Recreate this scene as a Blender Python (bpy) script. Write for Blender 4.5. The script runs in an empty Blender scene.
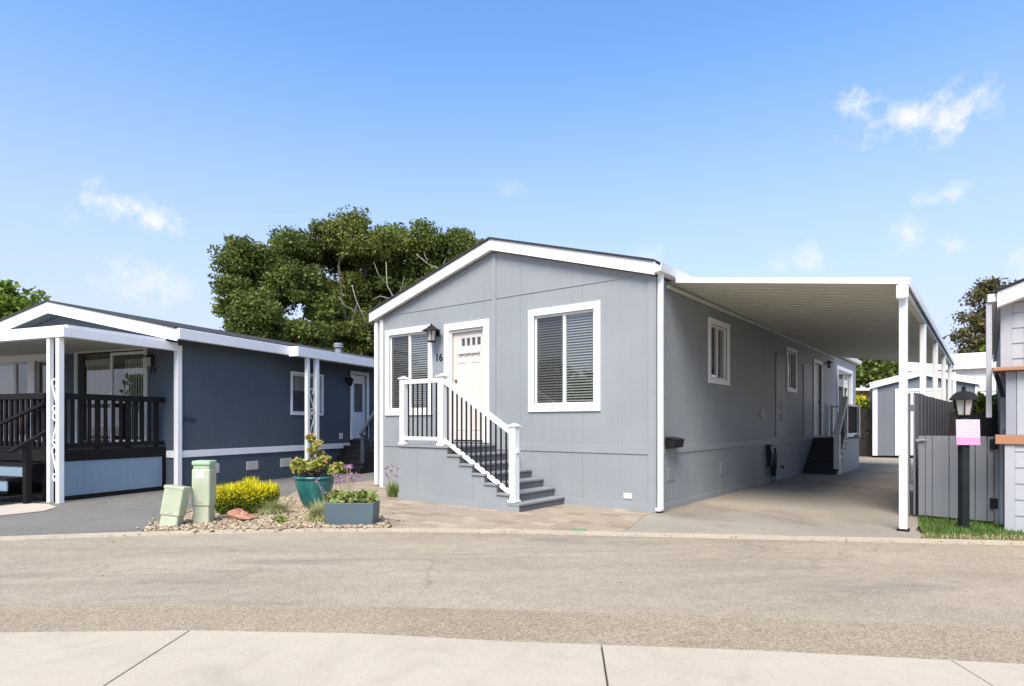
import bpy, bmesh, math, random
import numpy as np
from mathutils import Vector, Matrix

random.seed(7)
RNG = np.random.default_rng(11)
scene = bpy.context.scene
col = scene.collection
PI = math.pi
R = math.radians

# ------------------------------------------------------------------ helpers
class MB:
    def __init__(s):
        s.v, s.f = [], []
    def add(s, vs, fs):
        n = len(s.v)
        s.v += [tuple(p) for p in vs]
        s.f += [tuple(i + n for i in q) for q in fs]
        return s
    def box(s, x0, y0, z0, x1, y1, z1):
        if x0 > x1: x0, x1 = x1, x0
        if y0 > y1: y0, y1 = y1, y0
        if z0 > z1: z0, z1 = z1, z0
        vs = [(x0,y0,z0),(x1,y0,z0),(x1,y1,z0),(x0,y1,z0),(x0,y0,z1),(x1,y0,z1),(x1,y1,z1),(x0,y1,z1)]
        return s.add(vs, [(0,3,2,1),(4,5,6,7),(0,1,5,4),(1,2,6,5),(2,3,7,6),(3,0,4,7)])
    def bar(s, p0, p1, w, h, up=(0,0,1)):
        p0, p1 = Vector(p0), Vector(p1)
        d = (p1 - p0).normalized()
        a = d.cross(Vector(up))
        if a.length < 1e-4: a = d.cross(Vector((1,0,0)))
        a.normalize(); b = a.cross(d).normalized()
        a, b = a*w/2, b*h/2
        vs = [p0-a-b, p0+a-b, p0+a+b, p0-a+b, p1-a-b, p1+a-b, p1+a+b, p1-a+b]
        return s.add(vs, [(0,3,2,1),(4,5,6,7),(0,1,5,4),(1,2,6,5),(2,3,7,6),(3,0,4,7)])
    def tube(s, pts, rad, n=8, cap=True):
        pts = [Vector(p) for p in pts]
        if not isinstance(rad, (list, tuple)): rad = [rad]*len(pts)
        rings = []
        prev = None
        for i, p in enumerate(pts):
            d = (pts[min(i+1, len(pts)-1)] - pts[max(i-1, 0)]).normalized()
            if prev is None:
                a = d.orthogonal().normalized()
            else:
                a = (prev - d*prev.dot(d))
                a = a.normalized() if a.length > 1e-5 else d.orthogonal().normalized()
            prev = a
            b = d.cross(a)
            rings.append([p + (a*math.cos(2*PI*k/n) + b*math.sin(2*PI*k/n))*rad[i] for k in range(n)])
        vs = [q for r in rings for q in r]
        fs = []
        for i in range(len(pts)-1):
            for k in range(n):
                fs.append((i*n+k, i*n+(k+1)%n, (i+1)*n+(k+1)%n, (i+1)*n+k))
        if cap:
            fs.append(tuple(range(n))[::-1]); fs.append(tuple(range((len(pts)-1)*n, len(pts)*n)))
        return s.add(vs, fs)
    def _prism(s, A, B):
        n = len(A)
        fs = [tuple(range(n))[::-1], tuple(range(n, 2*n))]
        fs += [(i, (i+1)%n, n+(i+1)%n, n+i) for i in range(n)]
        return s.add(A + B, fs)
    def prism_y(s, pts, y0, y1):
        return s._prism([(x,y0,z) for x,z in pts], [(x,y1,z) for x,z in pts])
    def prism_x(s, pts, x0, x1):
        return s._prism([(x0,y,z) for y,z in pts], [(x1,y,z) for y,z in pts])
    def prism_z(s, pts, z0, z1):
        return s._prism([(x,y,z0) for x,y in pts], [(x,y,z1) for x,y in pts])
    def sheet(s, pts, z):
        return s.add([(x,y,z) for x,y in pts], [tuple(range(len(pts)))])
    def lathe(s, prof, c=(0,0,0), n=28):
        vs, fs = [], []
        for r, z in prof:
            for k in range(n):
                vs.append((c[0]+r*math.cos(2*PI*k/n), c[1]+r*math.sin(2*PI*k/n), c[2]+z))
        for i in range(len(prof)-1):
            for k in range(n):
                fs.append((i*n+k, i*n+(k+1)%n, (i+1)*n+(k+1)%n, (i+1)*n+k))
        fs.append(tuple(range(n))[::-1]); fs.append(tuple(range((len(prof)-1)*n, len(prof)*n)))
        return s.add(vs, fs)
    def xf(s, M):
        s.v = [tuple(M @ Vector(p)) for p in s.v]
        return s
    def build(s, name, mat, parent=None, bevel=0, smooth=False, kind=None, label=None):
        me = bpy.data.meshes.new(name)
        me.from_pydata(s.v, [], s.f)
        bm = bmesh.new(); bm.from_mesh(me)
        bmesh.ops.recalc_face_normals(bm, faces=bm.faces)
        bm.to_mesh(me); bm.free()
        me.materials.append(mat)
        if smooth:
            for p in me.polygons: p.use_smooth = True
        o = bpy.data.objects.new(name, me); col.objects.link(o)
        if parent: o.parent = parent
        if bevel:
            b = o.modifiers.new('bevel', 'BEVEL'); b.width = bevel; b.segments = 2
            b.limit_method = 'ANGLE'; b.angle_limit = R(40); b.harden_normals = False
        if kind: o['kind'] = kind
        if label: o['label'] = label
        return o

def wallskin(mb, u0, u1, z0, z1, holes, place, depth):
    """A wall rectangle with real openings, each with jambs of the given depth."""
    us = sorted({u0, u1, *[h[0] for h in holes], *[h[2] for h in holes]})
    zs = sorted({z0, z1, *[h[1] for h in holes], *[h[3] for h in holes]})
    for a, b in zip(us, us[1:]):
        for c, d in zip(zs, zs[1:]):
            cu, cz = (a+b)/2, (c+d)/2
            if any(h[0] < cu < h[2] and h[1] < cz < h[3] for h in holes): continue
            mb.add([place(a,c,0), place(b,c,0), place(b,d,0), place(a,d,0)], [(0,1,2,3)])
    for h in holes:
        q = [(h[0],h[1]),(h[2],h[1]),(h[2],h[3]),(h[0],h[3])]
        for i in range(4):
            p, r = q[i], q[(i+1)%4]
            mb.add([place(*p,0), place(*r,0), place(*r,depth), place(*p,depth)], [(0,1,2,3)])
    return mb

def empty(name, label, cat, loc=(0,0,0), rz=0, group=None):
    o = bpy.data.objects.new(name, None); col.objects.link(o)
    o.location = loc; o.rotation_euler = (0,0,rz); o.empty_display_size = .2
    o['label'] = label; o['category'] = cat
    if group: o['group'] = group
    return o
def tag(o, label, cat, group=None, kind=None):
    o['label'] = label; o['category'] = cat
    if group: o['group'] = group
    if kind: o['kind'] = kind
    return o
def copy_tree(o, parent=None):
    c = o.copy(); col.objects.link(c)
    if parent: c.parent = parent
    for ch in list(o.children): copy_tree(ch, c)
    return c
def text_mesh(s, name, mat, size, M, parent, depth=.006):
    cu = bpy.data.curves.new(name, 'FONT'); cu.body = s; cu.size = size; cu.extrude = depth
    cu.align_x = 'CENTER'; cu.align_y = 'CENTER'
    t = bpy.data.objects.new(name, cu); col.objects.link(t)
    bpy.context.view_layer.update()
    me = bpy.data.meshes.new_from_object(t.evaluated_get(bpy.context.evaluated_depsgraph_get()))
    bpy.data.objects.remove(t)
    me.transform(M); me.materials.clear(); me.materials.append(mat)
    o = bpy.data.objects.new(name, me); col.objects.link(o); o.parent = parent
    return o

# ------------------------------------------------------------------ materials
class NT:
    def __init__(s, name):
        s.m = bpy.data.materials.new(name); s.m.use_nodes = True
        s.t = s.m.node_tree; s.t.nodes.clear()
        s.out = s.n('ShaderNodeOutputMaterial')
        s.p = s.n('ShaderNodeBsdfPrincipled')
        s.l(s.p.outputs[0], s.out.inputs[0])
    def n(s, k, **kw):
        x = s.t.nodes.new(k)
        for a, b in kw.items(): setattr(x, a, b)
        return x
    def l(s, a, b): s.t.links.new(a, b)
    def set(s, node, **kw):
        for k, v in kw.items(): node.inputs[k.replace('_', ' ')].default_value = v
    def coord(s, scale=(1,1,1)):
        if not hasattr(s, 'tc'): s.tc = s.n('ShaderNodeTexCoord')
        mp = s.n('ShaderNodeMapping'); mp.inputs['Scale'].default_value = scale
        s.l(s.tc.outputs['Object'], mp.inputs[0]); return mp.outputs[0]
    def noise(s, scale, detail=4, rough=.55, sc=(1,1,1), dist=0):
        x = s.n('ShaderNodeTexNoise'); x.inputs['Scale'].default_value = scale
        x.inputs['Detail'].default_value = detail; x.inputs['Roughness'].default_value = rough
        x.inputs['Distortion'].default_value = dist
        s.l(s.coord(sc), x.inputs['Vector']); return x.outputs['Fac']
    def math(s, op, a, b=None, c=None, clamp=False):
        x = s.n('ShaderNodeMath'); x.operation = op; x.use_clamp = clamp
        for i, q in enumerate((a, b, c)):
            if q is None: continue
            if isinstance(q, (int, float)): x.inputs[i].default_value = q
            else: s.l(q, x.inputs[i])
        return x.outputs[0]
    def ramp(s, fac, stops):
        x = s.n('ShaderNodeValToRGB'); e = x.color_ramp.elements
        while len(e) < len(stops): e.new(.5)
        for i, (p, c) in enumerate(stops):
            e[i].position = p; e[i].color = (*c, 1) if len(c) == 3 else c
        s.l(fac, x.inputs[0]); return x.outputs[0]
    def mix(s, fac, a, b, mode='MIX'):
        x = s.n('ShaderNodeMix'); x.data_type = 'RGBA'; x.blend_type = mode
        for i, q in ((0, fac), (6, a), (7, b)):
            if isinstance(q, (int, float)): x.inputs[i].default_value = q
            elif isinstance(q, tuple): x.inputs[i].default_value = (*q, 1)
            else: s.l(q, x.inputs[i])
        return x.outputs[2]
    def range(s, v, a, b, c=0, d=1, smooth=True):
        x = s.n('ShaderNodeMapRange'); x.interpolation_type = 'SMOOTHSTEP' if smooth else 'LINEAR'
        s.l(v, x.inputs[0])
        for i, q in enumerate((a, b, c, d)): x.inputs[i+1].default_value = q
        return x.outputs[0]
    def color(s, c):
        if isinstance(c, tuple): s.p.inputs['Base Color'].default_value = (*c, 1)
        else: s.l(c, s.p.inputs['Base Color'])
    def bump(s, h, strength=.3, dist=.01):
        x = s.n('ShaderNodeBump'); x.inputs['Strength'].default_value = strength; x.inputs['Distance'].default_value = dist
        s.l(h, x.inputs['Height']); s.l(x.outputs[0], s.p.inputs['Normal'])
    def attr(s, name):
        x = s.n('ShaderNodeAttribute'); x.attribute_name = name; return x.outputs['Fac']

def mul(c, k): return tuple(min(1, q*k) for q in c)

def paint(name, c, rough=.5, var=.06, bump=.15, scale=3, grain=None):
    t = NT(name)
    a = t.noise(scale, 5, .6)
    b = t.noise(60, 3, .6, grain or (1,1,1))
    k = t.mix(t.range(a, .3, .7), mul(c, 1-var), mul(c, 1+var))
    k = t.mix(t.math('MULTIPLY', b, .18), k, mul(c, 1-2*var))
    t.color(k); t.p.inputs['Roughness'].default_value = rough
    t.bump(b, bump, .004)
    return t.m

def siding(name, c, axis, spacing=.203, rough=.6, var=.05, groove=.012):
    """painted grooved panel siding: vertical grooves along the given local axis, wood grain, light weathering"""
    t = NT(name)
    sep = t.n('ShaderNodeSeparateXYZ'); t.l(t.coord(), sep.inputs[0])
    u = sep.outputs['XYZ'.index(axis)]
    fr = t.math('FRACT', t.math('DIVIDE', u, spacing))
    ed = t.math('ABSOLUTE', t.math('SUBTRACT', fr, .5))           # .5 at a groove
    g = t.range(ed, .5-groove/spacing, .5-.3*groove/spacing, 1, 0)
    pn_ = t.math('FLOOR', t.math('DIVIDE', u, spacing*6))
    wn_ = t.n('ShaderNodeTexWhiteNoise'); wn_.noise_dimensions = '1D'; t.l(pn_, wn_.inputs['W'])
    fp = t.math('ABSOLUTE', t.math('SUBTRACT', t.math('FRACT', t.math('DIVIDE', u, spacing*6)), .5))
    seam = t.range(fp, .5-.012/spacing/6, .5, 0, 1)
    grain_sc = (26,26,1.1)
    gr = t.noise(3, 5, .65, grain_sc)
    big = t.noise(.9, 4, .6)
    streak = t.noise(1.3, 4, .6, (4,4,.35))
    k = t.mix(t.range(big, .3, .7), mul(c, 1-var), mul(c, 1+var))
    k = t.mix(t.math('MULTIPLY', t.range(streak, .45, .75), .25), k, mul(c, .86))
    k = t.mix(t.math('MULTIPLY', gr, .2), k, mul(c, .85))
    k = t.mix(t.math('MULTIPLY', wn_.outputs['Value'], .35), k, mul(c, .93))
    spot = t.noise(2.2, 8, .75)
    k = t.mix(t.math('MULTIPLY', t.range(spot, .58, .72), .3), k, mul(c, .82))
    k = t.mix(t.math('MULTIPLY', seam, .35), k, mul(c, .6))
    t.color(k); t.p.inputs['Roughness'].default_value = rough
    wav = t.noise(.7, 2, .5)
    h = t.math('ADD', t.math('MULTIPLY', g, 1.0), t.math('ADD', t.math('MULTIPLY', gr, .22), t.math('MULTIPLY', wav, 2.5)))
    t.bump(h, .3, .008)
    return t.m

def glass(name, tint=(.78,.82,.81), base=.19):
    t = NT(name); t.t.nodes.remove(t.p)
    g = t.n('ShaderNodeBsdfGlossy'); g.inputs['Roughness'].default_value = .015
    tr = t.n('ShaderNodeBsdfTransparent'); tr.inputs[0].default_value = (*tint, 1)
    lw = t.n('ShaderNodeLayerWeight'); lw.inputs['Blend'].default_value = .5
    sch = t.math('MULTIPLY', t.math('POWER', lw.outputs['Facing'], 4.0), .9)
    wob = t.n('ShaderNodeBump'); wob.inputs['Strength'].default_value = .03; wob.inputs['Distance'].default_value = .02
    t.l(t.noise(2.5, 2), wob.inputs['Height']); t.l(wob.outputs[0], g.inputs['Normal'])
    mx = t.n('ShaderNodeMixShader')
    t.l(t.math('ADD', sch, base, clamp=True), mx.inputs[0])
    t.l(tr.outputs[0], mx.inputs[1]); t.l(g.outputs[0], mx.inputs[2]); t.l(mx.outputs[0], t.out.inputs[0])
    return t.m

def screen(name, c, alpha):
    t = NT(name)
    t.color(c); t.p.inputs['Roughness'].default_value = .9; t.p.inputs['Alpha'].default_value = alpha
    return t.m

def leafmat(name, dark, light, tip=None, var_scale=1.2, trans=.25, rough=.55):
    t = NT(name)
    a = t.attr('rnd')
    n = t.noise(var_scale, 3, .6)
    f = t.math('ADD', t.math('MULTIPLY', a, .55), t.math('MULTIPLY', t.range(n, .3, .7), .45))
    st = [(0, dark), (.55, tuple((d+l)/2 for d, l in zip(dark, light))), (1, light)]
    c = t.ramp(f, st)
    if tip:
        c = t.mix(t.attr('tip'), c, tip)
    t.color(c); t.p.inputs['Roughness'].default_value = rough
    t.p.inputs['Specular IOR Level'].default_value = .3
    td = t.n('ShaderNodeBsdfTranslucent'); t.l(c, td.inputs[0])
    mx = t.n('ShaderNodeMixShader'); mx.inputs[0].default_value = trans
    t.l(t.p.outputs[0], mx.inputs[1]); t.l(td.outputs[0], mx.inputs[2]); t.l(mx.outputs[0], t.out.inputs[0])
    return t.m

def ground_mat(name, stops, fine=140, big=.6, stretch=(1,1,1), bump=.35, rough=.9, cracks=0, speck=.35, stain=None, stain_amt=.5):
    t = NT(name)
    b = t.noise(big, 6, .62, stretch, .6)
    m = t.noise(7, 5, .65)
    f = t.noise(fine, 2, .7)
    k = t.ramp(t.math('ADD', t.math('MULTIPLY', b, .65), t.math('MULTIPLY', m, .35)), stops)
    v = t.n('ShaderNodeTexVoronoi'); v.inputs['Scale'].default_value = fine*.8; t.l(t.coord(), v.inputs['Vector'])
    sp = t.n('ShaderNodeSeparateColor'); t.l(v.outputs['Color'], sp.inputs[0])
    lo = t.mix(sp.outputs[0], (1-speck,)*3, (1+speck*.55, 1+speck*.5, 1+speck*.42))
    k = t.mix(1.0, k, lo, 'MULTIPLY')
    if stain:
        s_ = t.noise(stain[1], 6, .7, stain[2], .8)
        k = t.mix(t.math('MULTIPLY', t.range(s_, .50, .70), stain_amt), k, stain[0])
    if cracks:
        vv = t.n('ShaderNodeTexVoronoi'); vv.feature = 'DISTANCE_TO_EDGE'; vv.inputs['Scale'].default_value = cracks
        nn = t.n('ShaderNodeTexNoise'); nn.inputs['Scale'].default_value = 2.2; nn.inputs['Detail'].default_value = 6
        t.l(t.coord(), nn.inputs['Vector'])
        va = t.n('ShaderNodeVectorMath'); va.operation = 'MULTIPLY_ADD'
        t.l(nn.outputs['Color'], va.inputs[0]); va.inputs[1].default_value = (1.1,1.1,0); t.l(t.coord(), va.inputs[2])
        t.l(va.outputs[0], vv.inputs['Vector'])
        cr = t.range(vv.outputs[0], 0, .013, 1, 0)
        patch = t.range(t.noise(.35, 2), .42, .56)
        k = t.mix(t.math('MULTIPLY', t.math('MULTIPLY', cr, patch), .38), k, mul(stops[0][1], .45))
    t.color(k); t.p.inputs['Roughness'].default_value = rough
    t.bump(t.math('ADD', f, t.math('MULTIPLY', sp.outputs[0], .7)), bump, .006)
    return t.m

M = {}
BLUEGREY = (.262,.280,.290)
M['siding_x'] = siding('house_siding_front', BLUEGREY, 'X')
M['siding_y'] = siding('house_siding_side', BLUEGREY, 'Y')
M['trim_grey'] = paint('grey_trim_paint', (.262,.280,.290), .55, .04, grain=(1,1,.06))
M['white'] = paint('white_paint', (.80,.80,.79), .45, .025, .08)
M['vinyl'] = paint('white_vinyl', (.72,.72,.71), .35, .015, .03)
M['cream'] = paint('cream_door_paint', (.60,.555,.50), .45, .02, .06)
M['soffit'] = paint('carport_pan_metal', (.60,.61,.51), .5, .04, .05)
M['tread'] = paint('composite_tread', (.24,.245,.255), .7, .08, .3, grain=(.2,4,1))
M['riser'] = paint('dark_riser_paint', (.12,.125,.135), .6, .06)
M['black'] = paint('black_metal', (.02,.02,.022), .42, .1, .1)
M['blackwood'] = paint('dark_brown_wood', (.014,.013,.013), .6, .15, .35, grain=(8,8,.5))
DARKS = ('black','blackwood','n_trim','oldfence','riser','post')
M['n_side'] = siding('neighbour_siding_side', (.083,.105,.124), 'Y', .15)
M['n_front'] = siding('neighbour_siding_front', (.088,.110,.130), 'X', .15)
M['n_skirt'] = siding('deck_skirt_panel', (.22,.30,.375), 'Y', .13)
M['n_trim'] = paint('neighbour_navy_trim', (.04,.05,.07), .55, .06)
M['shingle'] = ground_mat('roof_shingle', [(.3,(.02,.02,.021)),(.7,(.045,.044,.044))], fine=60, bump=.6)
M['glass'] = glass('window_glass')
M['screen'] = screen('insect_screen', (.03,.03,.03), .38)
M['blind'] = paint('blind_slat', (.46,.45,.41), .5, .03, .02)
M['dark_in'] = paint('dark_interior', (.05,.05,.05), .9)
M['curtain'] = paint('vertical_blind_fabric', (.52,.48,.38), .8, .06, .3, grain=(1,1,.02))
M['brass'] = paint('aged_bronze', (.09,.075,.06), .35, .1)
M['steel'] = paint('brushed_steel', (.45,.45,.44), .35, .05)
M['frost'] = paint('lantern_glass', (.42,.41,.37), .2, .05, .05)
M['vent'] = paint('vent_cover', (.58,.57,.50), .5, .06)
M['pale_green'] = paint('pale_green_plastic', (.43,.47,.33), .5, .13, .1)
M['mint'] = paint('mint_plastic_cap', (.33,.47,.31), .45, .07, .1)
M['lid'] = paint('valve_lid_plastic', (.13,.24,.14), .6, .15)
M['planter'] = paint('slate_planter', (.075,.11,.13), .5, .06, .15)
M['copper'] = paint('orange_stained_wood', (.36,.17,.085), .5, .12, .25, grain=(.4,6,6))
M['r_white'] = paint('pale_grey_lap_paint', (.37,.375,.39), .5, .03)
M['r_grey'] = paint('mid_grey_paint', (.27,.28,.31), .55, .05, grain=(6,6,.3))
M['stair_rail'] = paint('pale_stair_rail_paint', (.80,.80,.78), .5, .04)
M['dark_step'] = paint('dark_step_paint', (.035,.036,.04), .7, .1)
M['gate'] = siding('gate_board_paint', (.20,.205,.215), 'X', 50, .6, .07, .001)
M['fence'] = paint('side_fence_paint', (.14,.145,.16), .65, .1, .3, grain=(6,6,.3))
M['oldfence'] = paint('weathered_dark_fence', (.05,.045,.043), .8, .2, .4, grain=(8,8,.3))
M['shed'] = siding('shed_siding', (.135,.155,.178), 'X', .3)
M['tan'] = paint('tan_wall', (.26,.17,.09), .8, .1)
M['white_house'] = siding('white_house_siding', (.82,.82,.78), 'X', .25)
M['post'] = paint('dark_green_post', (.02,.023,.022), .5, .25, .4)
M['rock'] = ground_mat('red_rock', [(.3,(.30,.13,.08)),(.7,(.50,.26,.17))], fine=50, big=5, bump=.7)
M['bark'] = ground_mat('tree_bark', [(.3,(.06,.05,.04)),(.7,(.16,.14,.12))], fine=30, big=3, bump=.8)
M['deadwood'] = ground_mat('pale_dead_wood', [(.3,(.30,.27,.22)),(.7,(.48,.45,.38))], fine=30, big=3)
M['soil'] = ground_mat('potting_soil', [(.3,(.03,.022,.016)),(.7,(.07,.05,.035))], fine=60, bump=.9)
M['stem'] = paint('plant_stem', (.20,.20,.10), .7, .15)

t = NT('teal_glaze')
k = t.mix(t.range(t.noise(6, 5, .7, (1,1,.35)), .35, .7), (.015,.10,.10), (.04,.19,.175))
k = t.mix(t.math('MULTIPLY', t.range(t.noise(20, 4, .7), .5, .75), .4), k, (.09,.23,.21))
t.color(k); t.p.inputs['Roughness'].default_value = .14; t.bump(t.noise(12, 3), .1, .01); M['teal'] = t.m

t = NT('pink_notice_print')           # faint lines of print on a bleached notice, stronger pink band at its foot
sep = t.n('ShaderNodeSeparateXYZ'); t.l(t.coord(), sep.inputs[0])
rows = t.range(t.math('ABSOLUTE', t.math('SUBTRACT', t.math('FRACT', t.math('MULTIPLY', sep.outputs['Z'], 30)), .5)), .22, .3, 1, 0)
blot = t.range(t.noise(55, 3, .7, (1,1,.4)), .45, .6)
band = t.range(sep.outputs['Z'], .085, .10, 1, 0)
k = t.mix(band, (.60,.47,.55), (.54,.27,.46))
k = t.mix(t.math('MULTIPLY', t.math('MULTIPLY', rows, blot), .6), k, (.36,.20,.33))
t.color(k); t.p.inputs['Roughness'].default_value = .5; M['pink'] = t.m

M['road'] = ground_mat('sun_bleached_asphalt', [(.30,(.25,.207,.155)),(.5,(.345,.287,.212)),(.70,(.43,.36,.27))], fine=150, big=.55,
                       stretch=(.45,1.3,1), cracks=.42, speck=.34, stain=((.15,.13,.105), .9, (.28,1.3,1)), stain_amt=.6)
M['strip'] = ground_mat('coarse_asphalt_edge', [(.25,(.265,.213,.145)),(.5,(.33,.268,.187)),(.75,(.385,.32,.23))], fine=125, big=.9,
                        stretch=(.6,1.5,1), speck=.42, bump=.5, cracks=.5)
M['drive'] = ground_mat('grey_drive_asphalt', [(.25,(.13,.122,.108)),(.5,(.18,.17,.15)),(.75,(.225,.21,.187))], fine=140, big=.8, speck=.4)
M['concrete'] = ground_mat('pale_walk_concrete', [(.25,(.38,.325,.25)),(.5,(.44,.378,.292)),(.75,(.485,.42,.327))], fine=220, big=.7, speck=.1, bump=.12,
                           stain=((.30,.255,.20), 1.3, (1,1,1)), stain_amt=.5)
M['gutter'] = ground_mat('gutter_concrete', [(.25,(.33,.275,.20)),(.75,(.46,.39,.295))], fine=160, big=2.2, speck=.25, bump=.3)
M['slab'] = ground_mat('stained_slab', [(.25,(.235,.203,.16)),(.5,(.30,.262,.21)),(.75,(.355,.312,.252))], fine=180, big=.5, speck=.16, bump=.15,
                       stain=((.13,.10,.075), .5, (1,.7,1)), stain_amt=.55)
M['path'] = ground_mat('neighbour_path_concrete', [(.25,(.42,.36,.28)),(.75,(.54,.48,.39))], fine=160, big=2, speck=.15, bump=.2)
M['dirt'] = ground_mat('bare_ground', [(.25,(.16,.13,.10)),(.75,(.26,.22,.17))], fine=60, big=1, bump=.6)
M['gravelbase'] = ground_mat('gravel_bed', [(.25,(.26,.20,.13)),(.75,(.42,.35,.25))], fine=45, big=3, speck=.6, bump=.9)
M['turf'] = ground_mat('turf_soil', [(.25,(.05,.08,.02)),(.75,(.09,.13,.035))], fine=50, big=3, bump=.8)

t = NT('tan_pavers')                  # blocks in two sizes, mottled tan, rose and grey, turned with the house
mp = t.n('ShaderNodeMapping'); mp.inputs['Rotation'].default_value = (0,0,R(37.6)); t.tc = t.n('ShaderNodeTexCoord'); t.l(t.tc.outputs['Object'], mp.inputs[0])
br = t.n('ShaderNodeTexBrick'); t.l(mp.outputs[0], br.inputs[0])
br.inputs['Scale'].default_value = 1; br.inputs['Brick Width'].default_value = .30; br.inputs['Row Height'].default_value = .20
br.inputs['Mortar Size'].default_value = .004; br.inputs['Mortar Smooth'].default_value = .4
br.inputs['Color1'].default_value = (0,0,0,1); br.inputs['Color2'].default_value = (1,1,1,1); br.inputs['Mortar'].default_value = (.5,.5,.5,1)
sp = t.n('ShaderNodeSeparateColor'); t.l(br.outputs['Color'], sp.inputs[0])
k = t.ramp(sp.outputs[0], [(0,(.25,.19,.13)),(.35,(.35,.275,.195)),(.65,(.295,.24,.185)),(1,(.41,.335,.245))])
k = t.mix(t.math('MULTIPLY', t.range(t.noise(8, 5, .7), .4, .7), .5), k, (.25,.20,.155))
k = t.mix(t.math('MULTIPLY', br.outputs['Fac'], .8), k, (.13,.105,.08))
t.color(k); t.p.inputs['Roughness'].default_value = .85
t.bump(t.math('SUBTRACT', t.math('MULTIPLY', t.noise(120, 2), .3), br.outputs['Fac']), .4, .006); M['pavers'] = t.m

t = NT('gravel_stone')
k = t.ramp(t.attr('rnd'), [(0,(.20,.14,.085)),(.35,(.34,.26,.165)),(.7,(.45,.37,.25)),(1,(.27,.23,.18))])
t.color(k); t.p.inputs['Roughness'].default_value = .8; t.bump(t.noise(90, 3), .3, .004); M['stone'] = t.m

M['oak'] = leafmat('oak_leaves', (.05,.08,.016), (.21,.26,.05), var_scale=.45, trans=.3)
M['oak2'] = leafmat('oak_leaves_yellower', (.058,.085,.016), (.23,.265,.052), var_scale=.5, trans=.3)
M['euc'] = leafmat('olive_brown_leaves', (.06,.06,.024), (.19,.16,.062), var_scale=.8)
M['bright'] = leafmat('bright_leaves', (.07,.13,.018), (.26,.37,.04), var_scale=1.2, trans=.35)
M['goldbush'] = leafmat('gold_bush_leaves', (.05,.10,.012), (.20,.27,.025), tip=(.74,.66,.016), var_scale=6, trans=.3)
M['jade'] = leafmat('jade_leaves', (.16,.22,.035), (.46,.45,.10), tip=(.52,.26,.10), var_scale=6, trans=.2, rough=.35)
M['succ'] = leafmat('succulent_leaves', (.14,.20,.04), (.38,.43,.14), tip=(.46,.38,.14), var_scale=8, trans=.2)
M['fescue'] = leafmat('fescue_blades', (.28,.30,.12), (.58,.57,.27), var_scale=8, trans=.3)
M['turfblade'] = leafmat('lawn_blades', (.05,.12,.015), (.15,.26,.035), var_scale=2, trans=.35)
M['straw'] = leafmat('straw_blades', (.34,.25,.11), (.58,.46,.24), var_scale=6, trans=.3)
M['straw_litter'] = leafmat('dry_leaf_scraps', (.07,.045,.025), (.25,.17,.09), var_scale=5, trans=.1)
M['purple'] = leafmat('purple_petals', (.34,.14,.30), (.58,.33,.50), var_scale=9, trans=.35)
M['weed'] = leafmat('low_weed_leaves', (.12,.19,.035), (.33,.38,.11), var_scale=8)

for k_ in DARKS + ('n_side','n_front'):
    for nd in M[k_].node_tree.nodes:
        if nd.type == 'BSDF_PRINCIPLED': nd.inputs['Specular IOR Level'].default_value = .12

# ------------------------------------------------------------------ foliage helpers
def set_attr(me, name, vals):
    a = me.attributes.new(name, 'FLOAT', 'FACE'); a.data.foreach_set('value', np.asarray(vals, np.float32))

def quads_mesh(name, P, mat, rnd=None, tip=None):
    n = len(P)
    me = bpy.data.meshes.new(name)
    me.vertices.add(4*n); me.vertices.foreach_set('co', P.reshape(-1).astype(np.float32))
    me.loops.add(4*n); me.loops.foreach_set('vertex_index', np.arange(4*n, dtype=np.int32))
    me.polygons.add(n); me.polygons.foreach_set('loop_start', np.arange(0, 4*n, 4, dtype=np.int32))
    me.polygons.foreach_set('loop_total', np.full(n, 4, np.int32))
    me.update(calc_edges=True)
    set_attr(me, 'rnd', RNG.random(n) if rnd is None else rnd)
    if tip is not None: set_attr(me, 'tip', tip)
    me.materials.append(mat)
    o = bpy.data.objects.new(name, me); col.objects.link(o)
    return o

def unit(n):
    d = RNG.normal(size=(n,3)); return d/np.linalg.norm(d, axis=1, keepdims=True)

def leaf_quads(C, size, aspect=1.7, up=.0, var=.35):
    n = len(C)
    a = unit(n); a[:,2] = a[:,2]*(1-abs(up)) + up; a /= np.linalg.norm(a, axis=1, keepdims=True)
    b = np.cross(a, unit(n)); b /= np.linalg.norm(b, axis=1, keepdims=True)
    s = (size*(1+var*RNG.normal(size=n).clip(-2,2)))[:,None]
    fold = np.cross(a, b)*s*.12
    return np.stack([C-a*s*aspect/2, C+b*s/2+fold, C+a*s*aspect/2, C-b*s/2+fold], axis=1)

def crown_points(blobs, n, clump=.55, hollow=.45, flat=.85):
    """leaf centres gathered into clumps that sit on and inside the crown's lobes"""
    w = np.array([b[3]**2 for b in blobs]); w = w/w.sum()
    out = []
    for b, q in zip(blobs, w):
        k = max(6, int(9*(b[3]/clump)**2*.55))
        d = unit(k); rad = b[3]*(hollow + (1-hollow)*RNG.random(k)**.6)
        c = np.array(b[:3]) + d*rad[:,None]*np.array([1,1,flat])
        m = int(n*q)
        idx = RNG.integers(0, k, m)
        cs = clump*(.5+.8*RNG.random(k))
        p = c[idx] + RNG.normal(size=(m,3)).clip(-1.7,1.7)*(cs[idx]*.46)[:,None]*np.array([1,1,.7])
        out.append(p)
    return np.concatenate(out)

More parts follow.
